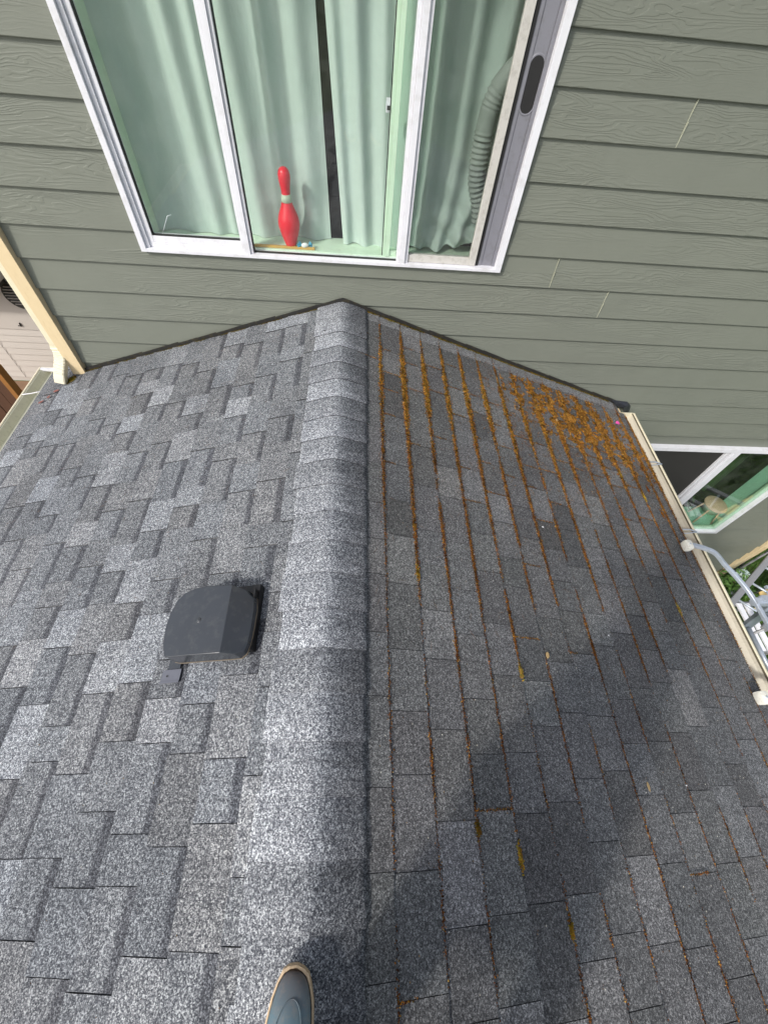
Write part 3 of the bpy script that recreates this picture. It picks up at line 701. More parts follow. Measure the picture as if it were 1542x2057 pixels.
while not (top[iA[0]][1] < -2.2 and iA[0] > 10): iA = iA[1:]+iA[:1]
vs.append(RL(.43*S_, -2.09, .1085)); fs += [(3*n+iA[q], 3*n+iA[q+1], 4*n) for q in range(len(iA)-1)]+[(3*n+iA[-1], 3*n+iA[0], 4*n)]
fs.append(tuple(3*n+i for i in iB))
hood = vm('hood', vs, fs, 'vent_plastic', False)
bv = hood.modifiers.new('b', 'BEVEL'); bv.width = .0018; bv.segments = 2; bv.limit_method = 'ANGLE'; bv.angle_limit = radians(18)
for p_ in hood.data.polygons: p_.use_smooth = True
hood.data.set_sharp_from_angle(angle=radians(18))
vm('hood_rim', ring(1.04, .026)+ring(1.045, .033)+ring(1.02, .033), [(j*n+i, j*n+(i+1) % n, (j+1)*n+(i+1) % n, (j+1)*n+i) for j in range(2) for i in range(n)], 'vent_rim_dust')
m8 = 10
def disc(r, nn): return [RL(.437+r*cos(2*pi*i/16), -2.089+r*sin(2*pi*i/16), nn) for i in range(16)]
vm('hood_dimple', disc(.010, .1075)+disc(.0085, .1095)+disc(.0055, .1085)+disc(.004, .1098)+[RL(.437, -2.089, .1100)], [(j*16+i, j*16+(i+1) % 16, (j+1)*16+(i+1) % 16, (j+1)*16+i) for j in range(3) for i in range(16)]+[(48+i, 48+(i+1) % 16, 64) for i in range(16)], 'vent_plastic', True)
def rbox(name, d0, d1, y0, y1, n0, n1, mat):
    v, f = boxdata(d0, d1, y0, y1, n0, n1); return vm(name, [RL(*q) for q in v], f, mat)
simple('flange_grey', lin(92, 94, 104), .5, .15, 30)
rbox('base', .256, .55, -2.19, -1.94, -.002, .030, 'vent_black')
rbox('base_wall', .262, .268, -2.17, -1.965, .030, .052, 'vent_black')
for q in range(9): rbox('louver_fin', .258, .264, -2.172+q*.025, -2.168+q*.025, .006, .050, 'vent_black')
rbox('flange', .545, .622, -2.272, -2.225, .0005, .0025, 'flange_grey')
rbox('flange', .545, .624, -2.272, -2.266, .0026, .0045, 'flange_grey')
rbox('flange_step', .55, .600, -2.224, -2.14, .0020, .0060, 'vent_plastic')
vm('screw', [RL(.598+.0035*cos(a*pi/4), -2.248+.0035*sin(a*pi/4), .0052) for a in range(8)], [tuple(range(8))], 'black_rubber')

# ------------------------------------------------------------------ moss on the right slope (one mass of tufts)
mv, mf, mc = [], [], []
PAL = [((.285, .115, .018), 3.2), ((.35, .17, .022), 2.4), ((.18, .062, .018), 2.6), ((.46, .28, .07), .8), ((.06, .028, .014), 2.4), ((.13, .10, .02), 1.2)]
def tuft(p, nrm, r, col, h=.8):
    a = R.uniform(0, pi); t = Vector((0, 1, 0)); s = t.cross(nrm).normalized(); b = len(mv)
    e1 = (t*cos(a)+s*sin(a)); e2 = nrm.cross(e1)
    q1, q2 = R.uniform(.7, 1.3), R.uniform(.7, 1.3)
    for v in (e1*r*q1, e2*r*q2, -e1*r, -e2*r*q1): mv.append(p+v+nrm*(-.0008))
    mv.append(p+nrm*r*h*R.uniform(.7, 1.3)+e1*r*R.uniform(-.3, .3))
    for i in range(4): mf.append((b+i, b+(i+1) % 4, b+4)); 
    q = .78+.75*noise.noise(p*55)+.35*noise.noise(p*16); q = max(.28, q)
    mc.extend([tuple(c_*q for c_ in col)]*4)
def pal(w_olive=1.0, w_rust=1.0):
    ws = [w for c, w in PAL]; ws[5] *= w_olive*3; ws[1] *= w_olive; ws[2] *= w_rust; ws[4] *= w_rust
    c = R.choices([c for c, w in PAL], ws)[0]; k = R.uniform(.8, 1.25); return (c[0]*k, c[1]*k, c[2]*k)
N1 = SM[1].to_3x3() @ Vector((0, 0, 1))
def RP(d, y, n=0): return SM[1] @ Vector((d, y, n))
for k in range(0, 16):
    dl = .1022+.14566*(k+1)
    if k == 15: dl = 2.375
    y = -.03
    while y > -3.35:
        a = -y
        g = noise.noise(Vector((dl*7.3, y*2.6, 1.0)))+.5*noise.noise(Vector((dl*17, y*9, 4.0)))
        near = exp(-((a-.55)/.42)**2)           # thick zone near the wall
        mid = exp(-((a-1.2)/.8)**2)
        amt = .85*near+.95*mid+(.80 if a < 2.2 else .42)
        if a < .10+.05*R.random(): amt *= .05
        if k >= 11 and a > 1.25: amt *= .6
        if k == 0: amt *= .4
        amt *= max(.45*near, .80+1.3*g+.55*noise.noise(Vector((dl*31, y*34, 2.0))))
        if a > 1.9: amt *= max(0, .65+2.0*noise.noise(Vector((dl*5.1, y*3.7, 9.0))))
        cnt = int(amt*6.4+R.random())
        width = .0058+.0060*near*min(amt, 1.6)+.0055*mid
        for _ in range(cnt):
            dd = dl+R.gauss(.0015, width*.55); r = R.uniform(.0014, .0030)*(1+.55*near)
            mn = abs(dd-dl)
            mv_p = RP(dd, y+R.uniform(-.004, .004), (-.002 if dd > dl else .0005)+.002*R.random())
            tuft(mv_p, N1, r, pal(1.0*near+.3*mid if k < 9 else .3, .5+1.2*(1-near)))
        y -= .0038
# moss running in the joints near the wall
for (d, y, wd) in JP:
    a = -y
    pr = exp(-((a-.6)/.55)**2)*.95+.10
    if R.random() < pr:
        L = R.uniform(.3, 1.0)
        for i in range(int(80*L)):
            t = i/80; tuft(RP(d+.1457*t+R.gauss(0, .001), y+R.gauss(0, .0024), .003), N1, R.uniform(.0012, .0028), pal(.6, 1.4))
# big cushion patch near the lower corner by the wall
for _ in range(80000):
    u, v = R.gauss(0, 1), R.gauss(0, 1); dd = 1.78+.34*u; yy = -.44+.19*v-.22*(dd-1.80)
    if not (1.15 < dd < 2.36 and -1.15 < yy < -.13): continue
    kk = ((dd-.1022) % .14566)/.14566; kk = min(kk, 1-kk)
    thr = -.01+noise.noise(Vector((dd*16, yy*16, 2)))+.7*noise.noise(Vector((dd*44, yy*44, 6)))-1.5*kk+.56-.22*(u*u+v*v)*.5
    if thr < 0: continue
    tuft(RP(dd, yy, .001), N1, R.uniform(.0018, .0042), pal(.5, .7), 1.0)
for _ in range(26000):   # scattered crumbs of moss round the cushion
    dd = R.gauss(1.6, .55); yy = -abs(R.gauss(.55, .36))
    if not (.9 < dd < 2.36 and -1.4 < yy < -.1): continue
    if noise.noise(Vector((dd*22, yy*22, 8))) < .12: continue
    tuft(RP(dd, yy, .002), N1, R.uniform(.0012, .0024), pal(.2, 2.0))
# separate clumps seen further down
CL = [(.40, -1.85, .05, (.30, .19, .03)), (2.17, -1.01, .05, (.45, .31, .03)), (2.04, -.86, .05, (.42, .28, .03)), (.84, -2.22, .045, (.28, .19, .04)), (1.98, -1.81, .035, (.42, .33, .06)),
      (2.22, -.92, .04, (.20, .07, .015)), (2.28, -.72, .05, (.20, .07, .015)), (2.25, -1.12, .04, (.22, .09, .015)), (2.2, -1.35, .03, (.14, .06, .02)), (.62, -2.80, .05, (.32, .2, .03)), (.52, -2.72, .03, (.22, .13, .02)), (.82, -2.98, .035, (.25, .15, .02)), (.30, -1.20, .02, (.2, .09, .02)), (.42, -1.62, .03, (.2, .10, .02))]
for (d, y, L, c) in CL:
    dk = .1022+.14566*round((d-.1022)/.14566)
    if d in (2.28, 2.22, 2.25): dk = d
    for i in range(150):
        yy = y+R.gauss(0, L*.35); tuft(RP(dk+R.gauss(.001, .0045), yy, .001), N1, R.uniform(.0016, .0034), tuple(q*R.uniform(.7, 1.2) for q in c), 1.2)
# along the flashing on both slopes
for i in range(9000):
    d = R.uniform(.04, 2.25); g = noise.noise(Vector((d*9, 0, 5)))
    if R.random() > .55+1.2*g: continue
    tuft(RP(d, -.012-abs(R.gauss(0, .006)), -.002+.001*R.random()), N1, R.uniform(.0016, .0034), (.13*R.uniform(.6, 1.3), .095*R.uniform(.6, 1.3), .015), 1.0)
NL_ = SM[-1].to_3x3() @ Vector((0, 0, 1))
for i in range(5000):
    d = R.uniform(.1, 2.1); g = noise.noise(Vector((d*7, 0, 15)))
    if R.random() > .3+1.3*g: continue
    tuft(RL(d, -.012-abs(R.gauss(0, .005)), .0), NL_, R.uniform(.0014, .003), (.12*R.uniform(.6, 1.3), .09*R.uniform(.6, 1.3), .02), 1.0)
for i in range(500):
    tuft(RL(2.085+R.gauss(0, .02), -.075+R.gauss(0, .018), .0), NL_, R.uniform(.002, .004), (.15*R.uniform(.6, 1.3), .11*R.uniform(.6, 1.3), .015), 1.0)
mo = bpy.data.meshes.new('moss'); mo.from_pydata([tuple(v) for v in mv], [], mf)
ca = mo.attributes.new('tint', 'FLOAT_COLOR', 'FACE'); ca.data.foreach_set('color', [x for c in mc for x in (*c, 1)])
mo.update(); moss = link('moss', mo, 'moss'); tag(moss, 'orange and olive moss growing along the shingle courses of the right slope', None, kind='stuff')
print('moss faces', len(mf))

# ------------------------------------------------------------------ bits lying on the roof
def scrap(name, mat, side, d, y, L, W, rot, label, cat, n=.006, curl=.25, group=None):
    pts = [(-1, 0), (-.6, .7), (.1, 1), (.8, .75), (1, .1), (.7, -.7), (-.1, -.95), (-.7, -.6)]
    vs = [Vector((0, 0, .35*curl))]+[Vector((x*R.uniform(.85, 1.1), yy*R.uniform(.85, 1.1), curl*R.uniform(.0, 1))) for x, yy in pts]
    vs = [Vector((v.x*L/2, v.y*W/2, v.z*W/2)) for v in vs]; fs = [(0, i, i % 8+1) for i in range(1, 9)]
    o = mesh(name, vs, fs, mat); o.modifiers.new('s', 'SOLIDIFY').thickness = .0008
    o.matrix_basis = Matrix.Translation(SM[side] @ Vector((d, y if side > 0 else -y, n))) @ SM[side].to_3x3().to_4x4() @ Matrix.Rotation(rot, 4, 'Z')
    tag(o, label, cat, group); return o
scrap('petal', 'pink_petal', 1, 2.205, -.297, .052, .034, .9, 'bright pink petal on the moss near the kickout flashing', 'petal', .012, .5)
scrap('dry_leaf', 'leaf_red', -1, 2.235, -.272, .05, .022, .4, 'small reddish dead leaf nearest the left gutter hanger', 'leaf')
scrap('dry_leaf', 'leaf_red', -1, 2.19, -.232, .035, .024, 1.4, 'rounded reddish dead leaf, middle of the three below the downspout', 'leaf')
scrap('dry_leaf', 'leaf_red', -1, 2.15, -.182, .052, .022, .1, 'reddish dead leaf closest to the downspout mouth', 'leaf')
scrap('dry_leaf', 'leaf_tan', 1, .985, -2.145, .03, .018, 1.2, 'small tan leaf caught in a moss line in the middle of the right slope', 'leaf')
scrap('dry_leaf', 'leaf_tan', 1, 1.335, -2.62, .035, .014, 1.5, 'narrow tan leaf low on the right slope near the bottom right', 'leaf')
scrap('dry_leaf', 'leaf_tan', 1, 1.56, -.50, .026, .02, .5, 'small tan leaf in the mossy patch', 'leaf')
scrap('paint_chip', 'paint_white', 1, 1.385, -2.02, .009, .008, 0, 'tiny white chip in the middle of the right slope', 'paint chip')
scrap('paint_chip', 'paint_white', 1, 1.55, -2.62, .009, .005, 0, 'tiny white flake low on the right slope', 'paint chip')
scrap('paint_chip', 'paint_white', 1, 1.16, -1.46, .012, .009, 0, 'tiny pale chip beside a moss line below the mossy patch', 'paint chip')

# fine litter: needles, grit and pale chips scattered over both slopes (nobody could count it)
dv, df, dc = [], [], []
for i in range(2600):
    sd = 1 if R.random() < .72 else -1
    d = R.uniform(.2, 2.33); y = -abs(R.gauss(.2, 1.5)) if R.random() < .6 else R.uniform(-3.3, -.03)
    if y < -3.3: continue
    needle = R.random() < .35 and y > -2.2
    L = R.uniform(.008, .028) if needle else R.uniform(.0012, .0032); W = .0006 if needle else L*R.uniform(.5, .9)
    a = R.uniform(0, pi); c0 = SM[sd] @ Vector((d, y*sd, .0005+R.uniform(0, .001))); m = SM[sd].to_3x3()
    e1 = m @ Vector((cos(a), sin(a), R.uniform(-.05, .1))); e2 = m @ Vector((-sin(a), cos(a), 0)); nn = m @ Vector((0, 0, 1)); b = len(dv)
    dv += [c0-e1*L, c0+e2*W, c0+e1*L, c0-e2*W, c0+nn*(W*1.2)]
    for q in range(4): df.append((b+q, b+(q+1) % 4, b+4))
    col = (.16, .085, .04) if needle else R.choice([(.55, .54, .5), (.10, .06, .035), (.22, .15, .08), (.45, .43, .38)])
    dc += [col]*4
dm = bpy.data.meshes.new('roof_litter'); dm.from_pydata([tuple(v) for v in dv], [], df); da = dm.attributes.new('tint', 'FLOAT_COLOR', 'FACE'); da.data.foreach_set('color', [x for c in dc for x in (*c, 1)]); dm.update()
tag(link('roof_litter', dm, 'moss'), 'fine grit and dry needles scattered over the shingles', None, kind='stuff')

# ------------------------------------------------------------------ things on the window sill
pin = empty('bowling_pin', (-.306, .105, .275), 'bright red bowling pin with a strip of pale tape around its neck', 'bowling pin')
PROF = [(.0001, 0), (.026, 0), (.029, .004), (.034, .02), (.046, .055), (.056, .09), (.0605, .114), (.059, .140), (.052, .165), (.041, .190), (.031, .215), (.0255, .235), (.0232, .254), (.0238, .272), (.0262, .292), (.0300, .315), (.0322, .335), (.0318, .350), (.0275, .366), (.018, .377), (.008, .381), (.0001, .382)]
lathe('body', PROF, 'pin_red', pin, 40)
lathe('tape', [(.0275, .226), (.0292, .2265), (.0262, .245), (.0245, .262), (.0228, .262), (.024, .245)], 'tape_grey', pin, 30)
wst = box('wood_stick', -.515, -.165, .062, .078, .2625, .274, 'wood_gold', None, .002); tag(wst, 'thin golden wood stick lying on the window sill under the pin', 'stick')
pin.location = (-.306, .100, .2625)
wr = empty('candy_wrapper', (-.222, .075, .282), 'twisted blue and white candy wrapper lying beside the red pin', 'wrapper')
lathe('wrapped_middle', [(.0001, -.022), (.006, -.02), (.013, -.01), (.014, 0), (.012, .012), (.005, .02), (.0001, .022)], 'foil_white', wr, 9).rotation_euler = (0, 1.45, 0)
for sx in (-1, 1):
    vs = [Vector((sx*.018, 0, 0))]; 
    for i in range(7): a = -1.2+2.4*i/6; vs.append(Vector((sx*(.018+.026*cos(a)), .010*sin(i*2.5), .024*sin(a))))
    o = mesh('twisted_end', vs, [(0, i, i+1) for i in range(1, 7)], 'foil_blue', wr); o.modifiers.new('s', 'SOLIDIFY').thickness = .001
wr.rotation_euler = (.2, .05, .15)
rod = tube('reflection_rod', [(-1.035, .06, .285), (-.965, .06, .395), (-.945, .062, .400)], .0022, 'vinyl_white', None, 8); tag(rod, 'thin pale rod standing for a reflection in the lower left corner of the upper window', 'rod')  # added in place of a pale reflection in the pane
# portable air conditioner hose
hz = catmull([(.86, .10, 1.10), (.80, .115, 1.07), (.745, .125, 1.00), (.722, .13, .93), (.716, .13, .86), (.715, .13, .78), (.72, .13, .70), (.735, .135, .62), (.77, .14, .54), (.80, .15, .44)], 14)
rad = []
for i, q in enumerate(hz):
    z = q.z; amp = .0045 if z < .835 else (.0024 if .93 < z < 1.0 else .0001); rad.append(.046+amp*(1 if (i % 4) < 2 else -1))
hose = tube('vent_hose', hz, rad, 'hose_white', None, 22); tag(hose, 'white corrugated air hose behind the right pane of the upper window', 'hose')

# ------------------------------------------------------------------ things behind the lower window
st = empty('stool', (4.438, .19, -2.668), 'small round wooden stool standing on the sill inside the lower window', 'stool')
lathe('seat', [(.0001, .280), (.122, .280), (.130, .284), (.130, .296), (.126, .300), (.0001, .300)], 'wood_stool', st, 36)
lathe('drum', [(.0001, .17), (.075, .17), (.104, .265), (.108, .2795), (.0001, .2795)], 'pot_white', st, 28)
for a in (.6, 2.4, 3.75, 5.5):
    tube('leg', [(.085*cos(a), .085*sin(a), .28), (.150*cos(a), .13*sin(a), .002)], .0095, 'wood_stool', st, 8)
pl = empty('potted_plant', (4.0, .45, -2.9), 'dark leafy plant with a red flower inside the lower window', 'plant')
vs = []; fs = []
for i in range(380):
    c = Vector((R.gauss(0, .13), R.gauss(0, .10), R.gauss(.22, .16))); a = Vector((R.uniform(-1, 1), R.uniform(-1, 1), R.uniform(-.5, 1))).normalized()*.05; b = a.cross(Vector((R.uniform(-1, 1), R.uniform(-1, 1), R.uniform(-1, 1)))).normalized()*.018
    k = len(vs); vs += [c-a, c+b, c+a, c-b]; fs.append((k, k+1, k+2, k+3))
mesh('leaves', vs, fs, 'plant_dark', pl); lathe('flower', [(.0001, 0), (.02, .01), (.035, .03), (.02, .035), (.0001, .025)], 'flower_red', pl, 9, (.0, -.12, .15))

# ------------------------------------------------------------------ ladder stand-off resting on the right eave
la = empty('ladder', (2.75, -1.82, -.8), 'aluminium ladder with a curved stand-off arm and white rubber pads on the right eave', 'ladder')
def lad(o): o.parent = la; o.matrix_parent_inverse = Matrix.Translation(-Vector(la.location)); return o
arm = catmull([(2.185, -1.384, -.655), (2.27, -1.40, -.668), (2.36, -1.42, -.70), (2.45, -1.465, -.765), (2.52, -1.53, -.80), (2.575, -1.62, -.825), (2.60, -1.73, -.84), (2.60, -1.9, -.84), (2.575, -2.02, -.825), (2.52, -2.11, -.80), (2.45, -2.18, -.765), (2.36, -2.23, -.70), (2.185, -2.262, -.653)], 8)
lad(tube('standoff_arm', arm, .0120, 'aluminium', None, square=True, ry=.0120))
for y in (-1.384, -2.262):
    lad(box('pad', 2.140, 2.186, y-.032, y+.032, -.692, -.638, 'rubber_white', None, .020))
    lad(lathe('pad_bolt', [(.0001, 0), (.006, 0), (.006, .004), (.0001, .005)], 'aluminium', None, 8, (2.165, y, -.641)))
lad(boxes('clamp', [(2.585, 2.70, -1.70, -1.66, -.865, -.815), (2.585, 2.70, -1.98, -1.94, -.865, -.815), (2.62, 2.66, -1.69, -1.65, -.88, -.80)], 'aluminium', bev=.003))
for y in (-1.64, -2.02):
    lad(prism('rail', [(2.70, y-.013, -.62), (2.78, y-.013, -.62), (4.02, y-.013, G+.01), (3.94, y-.013, G+.01)], (0, .026, 0), 'aluminium', bev=.002))
for i in range(11):
    t = (i+.5)/11; x = 2.74+(3.98-2.74)*t; z = -.62+(G+.62)*t
    lad(tube('rung', [(x, -2.00, z), (x, -1.66, z)], .016, 'aluminium', None, 10))
lad(boxes('bolt', [(2.66, 2.69, -1.655, -1.63, -.80, -.79), (2.70, 2.73, -1.60, -1.58, -.83, -.81)], 'aluminium', bev=.002))

# ------------------------------------------------------------------ things in the yard on the right
wb = empty('work_bench', (5.15, -.95, G), 'low bench of two white slats on grey metal legs on the grass', 'bench')
for x in (5.10, 5.205): 
    o = box('slat', x-.034-5.15, x+.034-5.15, -.32, .29, .60, .625, 'slat_white', wb, .003)
for y in (-.33, .27): 
    box('end_bar', -.14, .16, y, y+.05, .55, .598, 'frame_grey', wb, .003)
    for x in (-.13, .12): box('leg', x, x+.03, y+.01, y+.04, 0, .549, 'frame_grey', wb, .002)
gl_ = empty('folded_ladder', (5.0, -.5, G), 'grey metal ladder section leaning over the bench end', 'ladder')
for off in (0, .30):
    tube('rail', [(4.55-5.0+off, -.86+.5-off*.9, 1.0), (5.75-5.0+off, .02+.5-off*.9, 1.0)], .035, 'frame_grey', gl_, square=True, ry=.018)
for i in range(4):
    x = -.3+.30*i; tube('rung', [(x, -.25+.22*i, 1.0), (x+.30, -.52+.22*i, 1.0)], .014, 'aluminium', gl_, 8)
for (x, y) in ((-.45, -.36), (.75, .52), (-.15, -.63), (1.05, .25)): tube('leg', [(x, y, 1.0), (x+.02, y, 0)], .016, 'frame_grey', gl_, 8)
lb = empty('lumber_board', (5.84, -.44, G), 'short cream board on the grass, the nearer to the house of two', 'board', 'cream boards on the grass')
box('plank', -.16, .16, -.022, .022, .02, .05, 'lumber_cream', lb, .002); lb.rotation_euler = (0, 0, .2)
lb2 = empty('lumber_board', (5.84, -.52, G), 'short cream board on the grass, the farther from the house of two', 'board', 'cream boards on the grass')
box('plank', -.14, .16, -.018, .018, .02, .05, 'lumber_cream', lb2, .002); lb2.rotation_euler = (0, 0, .15)
py_ = prism('plywood_sheet', [(5.50, -.49, -3.42), (6.3, -.22, -3.42), (6.3, -1.1, -3.42), (5.50, -.72, -3.42)], (0, 0, .02), 'plank_pine', None, .002); tag(py_, 'pale pine board beside the ladder at the right edge', 'board')
def blobcloth(name, cx, cy, rx, ry, h, mat, label, cat, z0=G+.02, n=18, sd=1.0):
    vs = []; fs = []
    for j in range(n+1):
        for i in range(n+1):
            u, v = i/n*2-1, j/n*2-1; r = min(1, sqrt(u*u+v*v)); q = h*(1-r*r)*(.7+.6*noise.noise(Vector((u*2.2+sd, v*2.2, sd))))
            m = max(abs(u), abs(v)) or 1; l = sqrt(u*u+v*v) or 1
            vs.append((cx+u*m/l*rx, cy+v*m/l*ry, z0+max(0, q)+.01*noise.noise(Vector((u*5, v*5, sd)))))
    for j in range(n):
        for i in range(n): a = j*(n+1)+i; fs.append((a, a+1, a+n+2, a+n+1))
    o = mesh(name, vs, fs, mat, None, True); o.modifiers.new('s', 'SOLIDIFY').thickness = .006; tag(o, label, cat); return o
blobcloth('tarp', 5.98, .05, .17, .13, .16, 'tarp_pale', 'crumpled pale green tarp on the grass by the house corner', 'tarp')
blobcloth('cloth', 5.93, -.13, .10, .06, .12, 'cloth_teal', 'teal cloth on the grass beside the pale tarp', 'cloth', sd=4.0)
blobcloth('paper_sheet', 5.72, -.26, .07, .05, .03, 'paint_white', 'crumpled white paper in the grass below the tarp', 'paper', sd=7.0)
# dark cat lying with a pale face, built as one body grown over a skeleton
def skin_mesh(name, joints, edges, mat, parent=None, sub=2, loc=(0, 0, 0)):
    me = bpy.data.meshes.new(name); me.from_pydata([tuple(j[:3]) for j in joints], edges, []); o = link(name, me)
    sm = o.modifiers.new('skin', 'SKIN'); 
    for i, j in enumerate(joints):
        sv = me.skin_vertices[0].data[i]; r = j[3]; sv.radius = (r, j[4] if len(j) > 4 else r)
    me.skin_vertices[0].data[0].use_root = True
    o.modifiers.new('sub', 'SUBSURF').levels = sub; o.modifiers['sub'].render_levels = sub
    dg = bpy.context.evaluated_depsgraph_get(); dg.update(); nm = bpy.data.meshes.new_from_object(o.evaluated_get(dg)); 
    bpy.data.objects.remove(o); nm.name = name
    for p_ in nm.polygons: p_.use_smooth = True
    o = bpy.data.objects.new(name, nm); COL.objects.link(o); o.location = loc
    if parent: o.parent = parent
    for m_ in (mat if isinstance(mat, list) else [mat]): nm.materials.append(MATS[m_])
    return o
cat = skin_mesh('cat', [(0, 0, .13, .07), (.10, .02, .14, .062), (.20, .04, .17, .045), (.27, .05, .20, .05), (.32, .05, .19, .026), (-.12, 0, .12, .066), (-.22, .04, .06, .022), (-.30, .12, .03, .016),
                        (.08, .05, .05, .022), (.14, .06, .015, .018), (.08, -.04, .05, .022), (.14, -.05, .015, .018), (-.10, .06, .06, .026), (-.04, .07, .015, .018), (-.10, -.06, .06, .026), (-.04, -.08, .015, .018), (.27, .08, .25, .012), (.27, .02, .25, .012)],
                [(0, 1), (1, 2), (2, 3), (3, 4), (0, 5), (5, 6), (6, 7), (1, 8), (8, 9), (1, 10), (10, 11), (5, 12), (12, 13), (5, 14), (14, 15), (3, 16), (3, 17)], ['cat_fur', 'cat_pale'], loc=(5.98, .22, G))
for p_ in cat.data.polygons:
    if p_.center.x > .285 or (p_.center.x > .2 and p_.center.z < .16): p_.material_index = 1
cat.rotation_euler = (0, 0, .5); tag(cat, 'dark cat with a pale muzzle on the grass at the house corner', 'cat')

# grass blades in the strip of yard that shows
gv, gf, gc = [], [], []
for i in range(52000):
    x = R.uniform(4.9, 9.2); y = R.uniform(-3.0, 1.6)
    if x < 5.6 and y > .0: continue
    h = R.uniform(.03, .09); a = R.uniform(0, 2*pi); wx, wy = cos(a)*.006, sin(a)*.006; lx, ly = R.gauss(0, .03), R.gauss(0, .03)
    k = len(gv); gv += [(x-wx, y-wy, G), (x+wx, y+wy, G), (x+lx, y+ly, G+h)]; gf.append((k, k+1, k+2))
    q = noise.noise(Vector((x*1.5, y*1.5, 0)))*.3+R.uniform(.75, 1.25)
    gc += [.065*q*R.uniform(.8, 1.4), .15*q, .018*q, 1]
gm = bpy.data.meshes.new('grass'); gm.from_pydata(gv, [], gf); at = gm.attributes.new('tint', 'FLOAT_COLOR', 'FACE'); at.data.foreach_set('color', gc); gm.update()
go = link('grass', gm, 'grass_blade'); tag(go, 'bright green lawn grass to the right of the house', None, kind='stuff')
sv_, sf_ = [], []
shr = empty('shrub', (5.63, -.17, G), 'small leafy shrub growing against the house corner', 'shrub')
for i in range(420):
    c = Vector((R.gauss(0, .14), R.gauss(0, .13), abs(R.gauss(.18, .10)))); a = Vector((R.uniform(-1, 1), R.uniform(-1, 1), R.uniform(-.2, 1))).normalized()*R.uniform(.03, .055); b = a.cross(Vector((R.uniform(-1, 1), R.uniform(-1, 1), R.uniform(-1, 1)))).normalized()*.016
    k = len(sv_); sv_ += [c-a, c+b, c+a, c-b]; sf_.append((k, k+1, k+2, k+3))
simple('shrub_leaf', (.09, .19, .035, 1), .6, .6, 40)
mesh('leaves', sv_, sf_, 'shrub_leaf', shr); tube('stem', [(0, 0, 0), (.01, .01, .2)], .012, 'fence_brown', shr, 8)

# ------------------------------------------------------------------ neighbour's house and fence on the left
nh = empty('neighbour_house', (-6, 3.8, G), 'pinkish beige neighbour house with narrow vinyl siding and a round louver', 'house')
NY = 3.85
def nhp(o): o.parent = nh; o.matrix_parent_inverse = Matrix.Translation(-Vector(nh.location)); return o
nhp(box('wall', -14, -2.6, NY+.02, NY+.3, G, 2.0, 'neighbour_vinyl'))
z = G+.10; i = 0
while z < -2.95:
    vs = [(-9.5, NY, z), (-2.8, NY, z), (-2.8, NY+.018, z+.119), (-9.5, NY+.018, z+.119), (-9.5, NY+.016, z-.001), (-2.8, NY+.016, z-.001)]
    nhp(mesh('siding_board', vs, [(0, 1, 2, 3), (0, 4, 5, 1)], 'neighbour_vinyl')); z += .122
nhp(box('smooth_panel', -9.5, -2.8, NY-.004, NY+.019, z, -1.2, 'neighbour_vinyl'))
lv = lathe('louver', [(.0001, 0), (.21, 0), (.21, .03), (.19, .035), (.185, .02), (.0001, .02)], 'louver_dark', None, 32); lv.rotation_euler = (pi/2, 0, 0); lv.location = (-5.10, NY-.006, -2.33)
nhp(lv)
for q in range(7):
    zz = -.14+.045*q; hw = sqrt(max(.0004, .18**2-zz*zz)); nhp(box('louver_slat', -5.10-hw, -5.10+hw, NY-.05, NY-.035, -2.33+zz, -2.33+zz+.014, 'neighbour_trim'))
nhp(box('soffit_edge', -7.0, -5.16, NY-.45, NY-.005, -2.13, -2.05, 'louver_dark'))
nhp(box('eave_roof', -7.2, -5.10, NY-.5, NY-.005, -2.045, -1.95, 'neighbour_trim'))
nhp(boxes('wall_hook', [(-5.43, -5.38, NY-.02, NY-.004, -2.86, -2.85), (-5.385, -5.38, NY-.03, NY-.004, -2.86, -2.80)], 'louver_dark'))
nhp(box('corner_seam', -5.952, -5.945, NY-.003, NY, G+.1, -3.15, 'neighbour_trim'))
fn = empty('fence', (-4.6, 1.6, G), 'brown wooden fence with a golden edge post at the lower left', 'fence')
box('post', .475, .535, -.05, .05, 0, 2.1, 'fence_edge', fn, .004)
for i in range(16): box('board', .32-.15*i, .462-.15*i, -.012+.004*(i % 2), .012+.004*(i % 2), .03, 2.08, 'fence_brown', fn, .002)
box('rail', -2.1, .474, .0135+.006, .06, 1.7, 1.79, 'fence_brown', fn, .002)

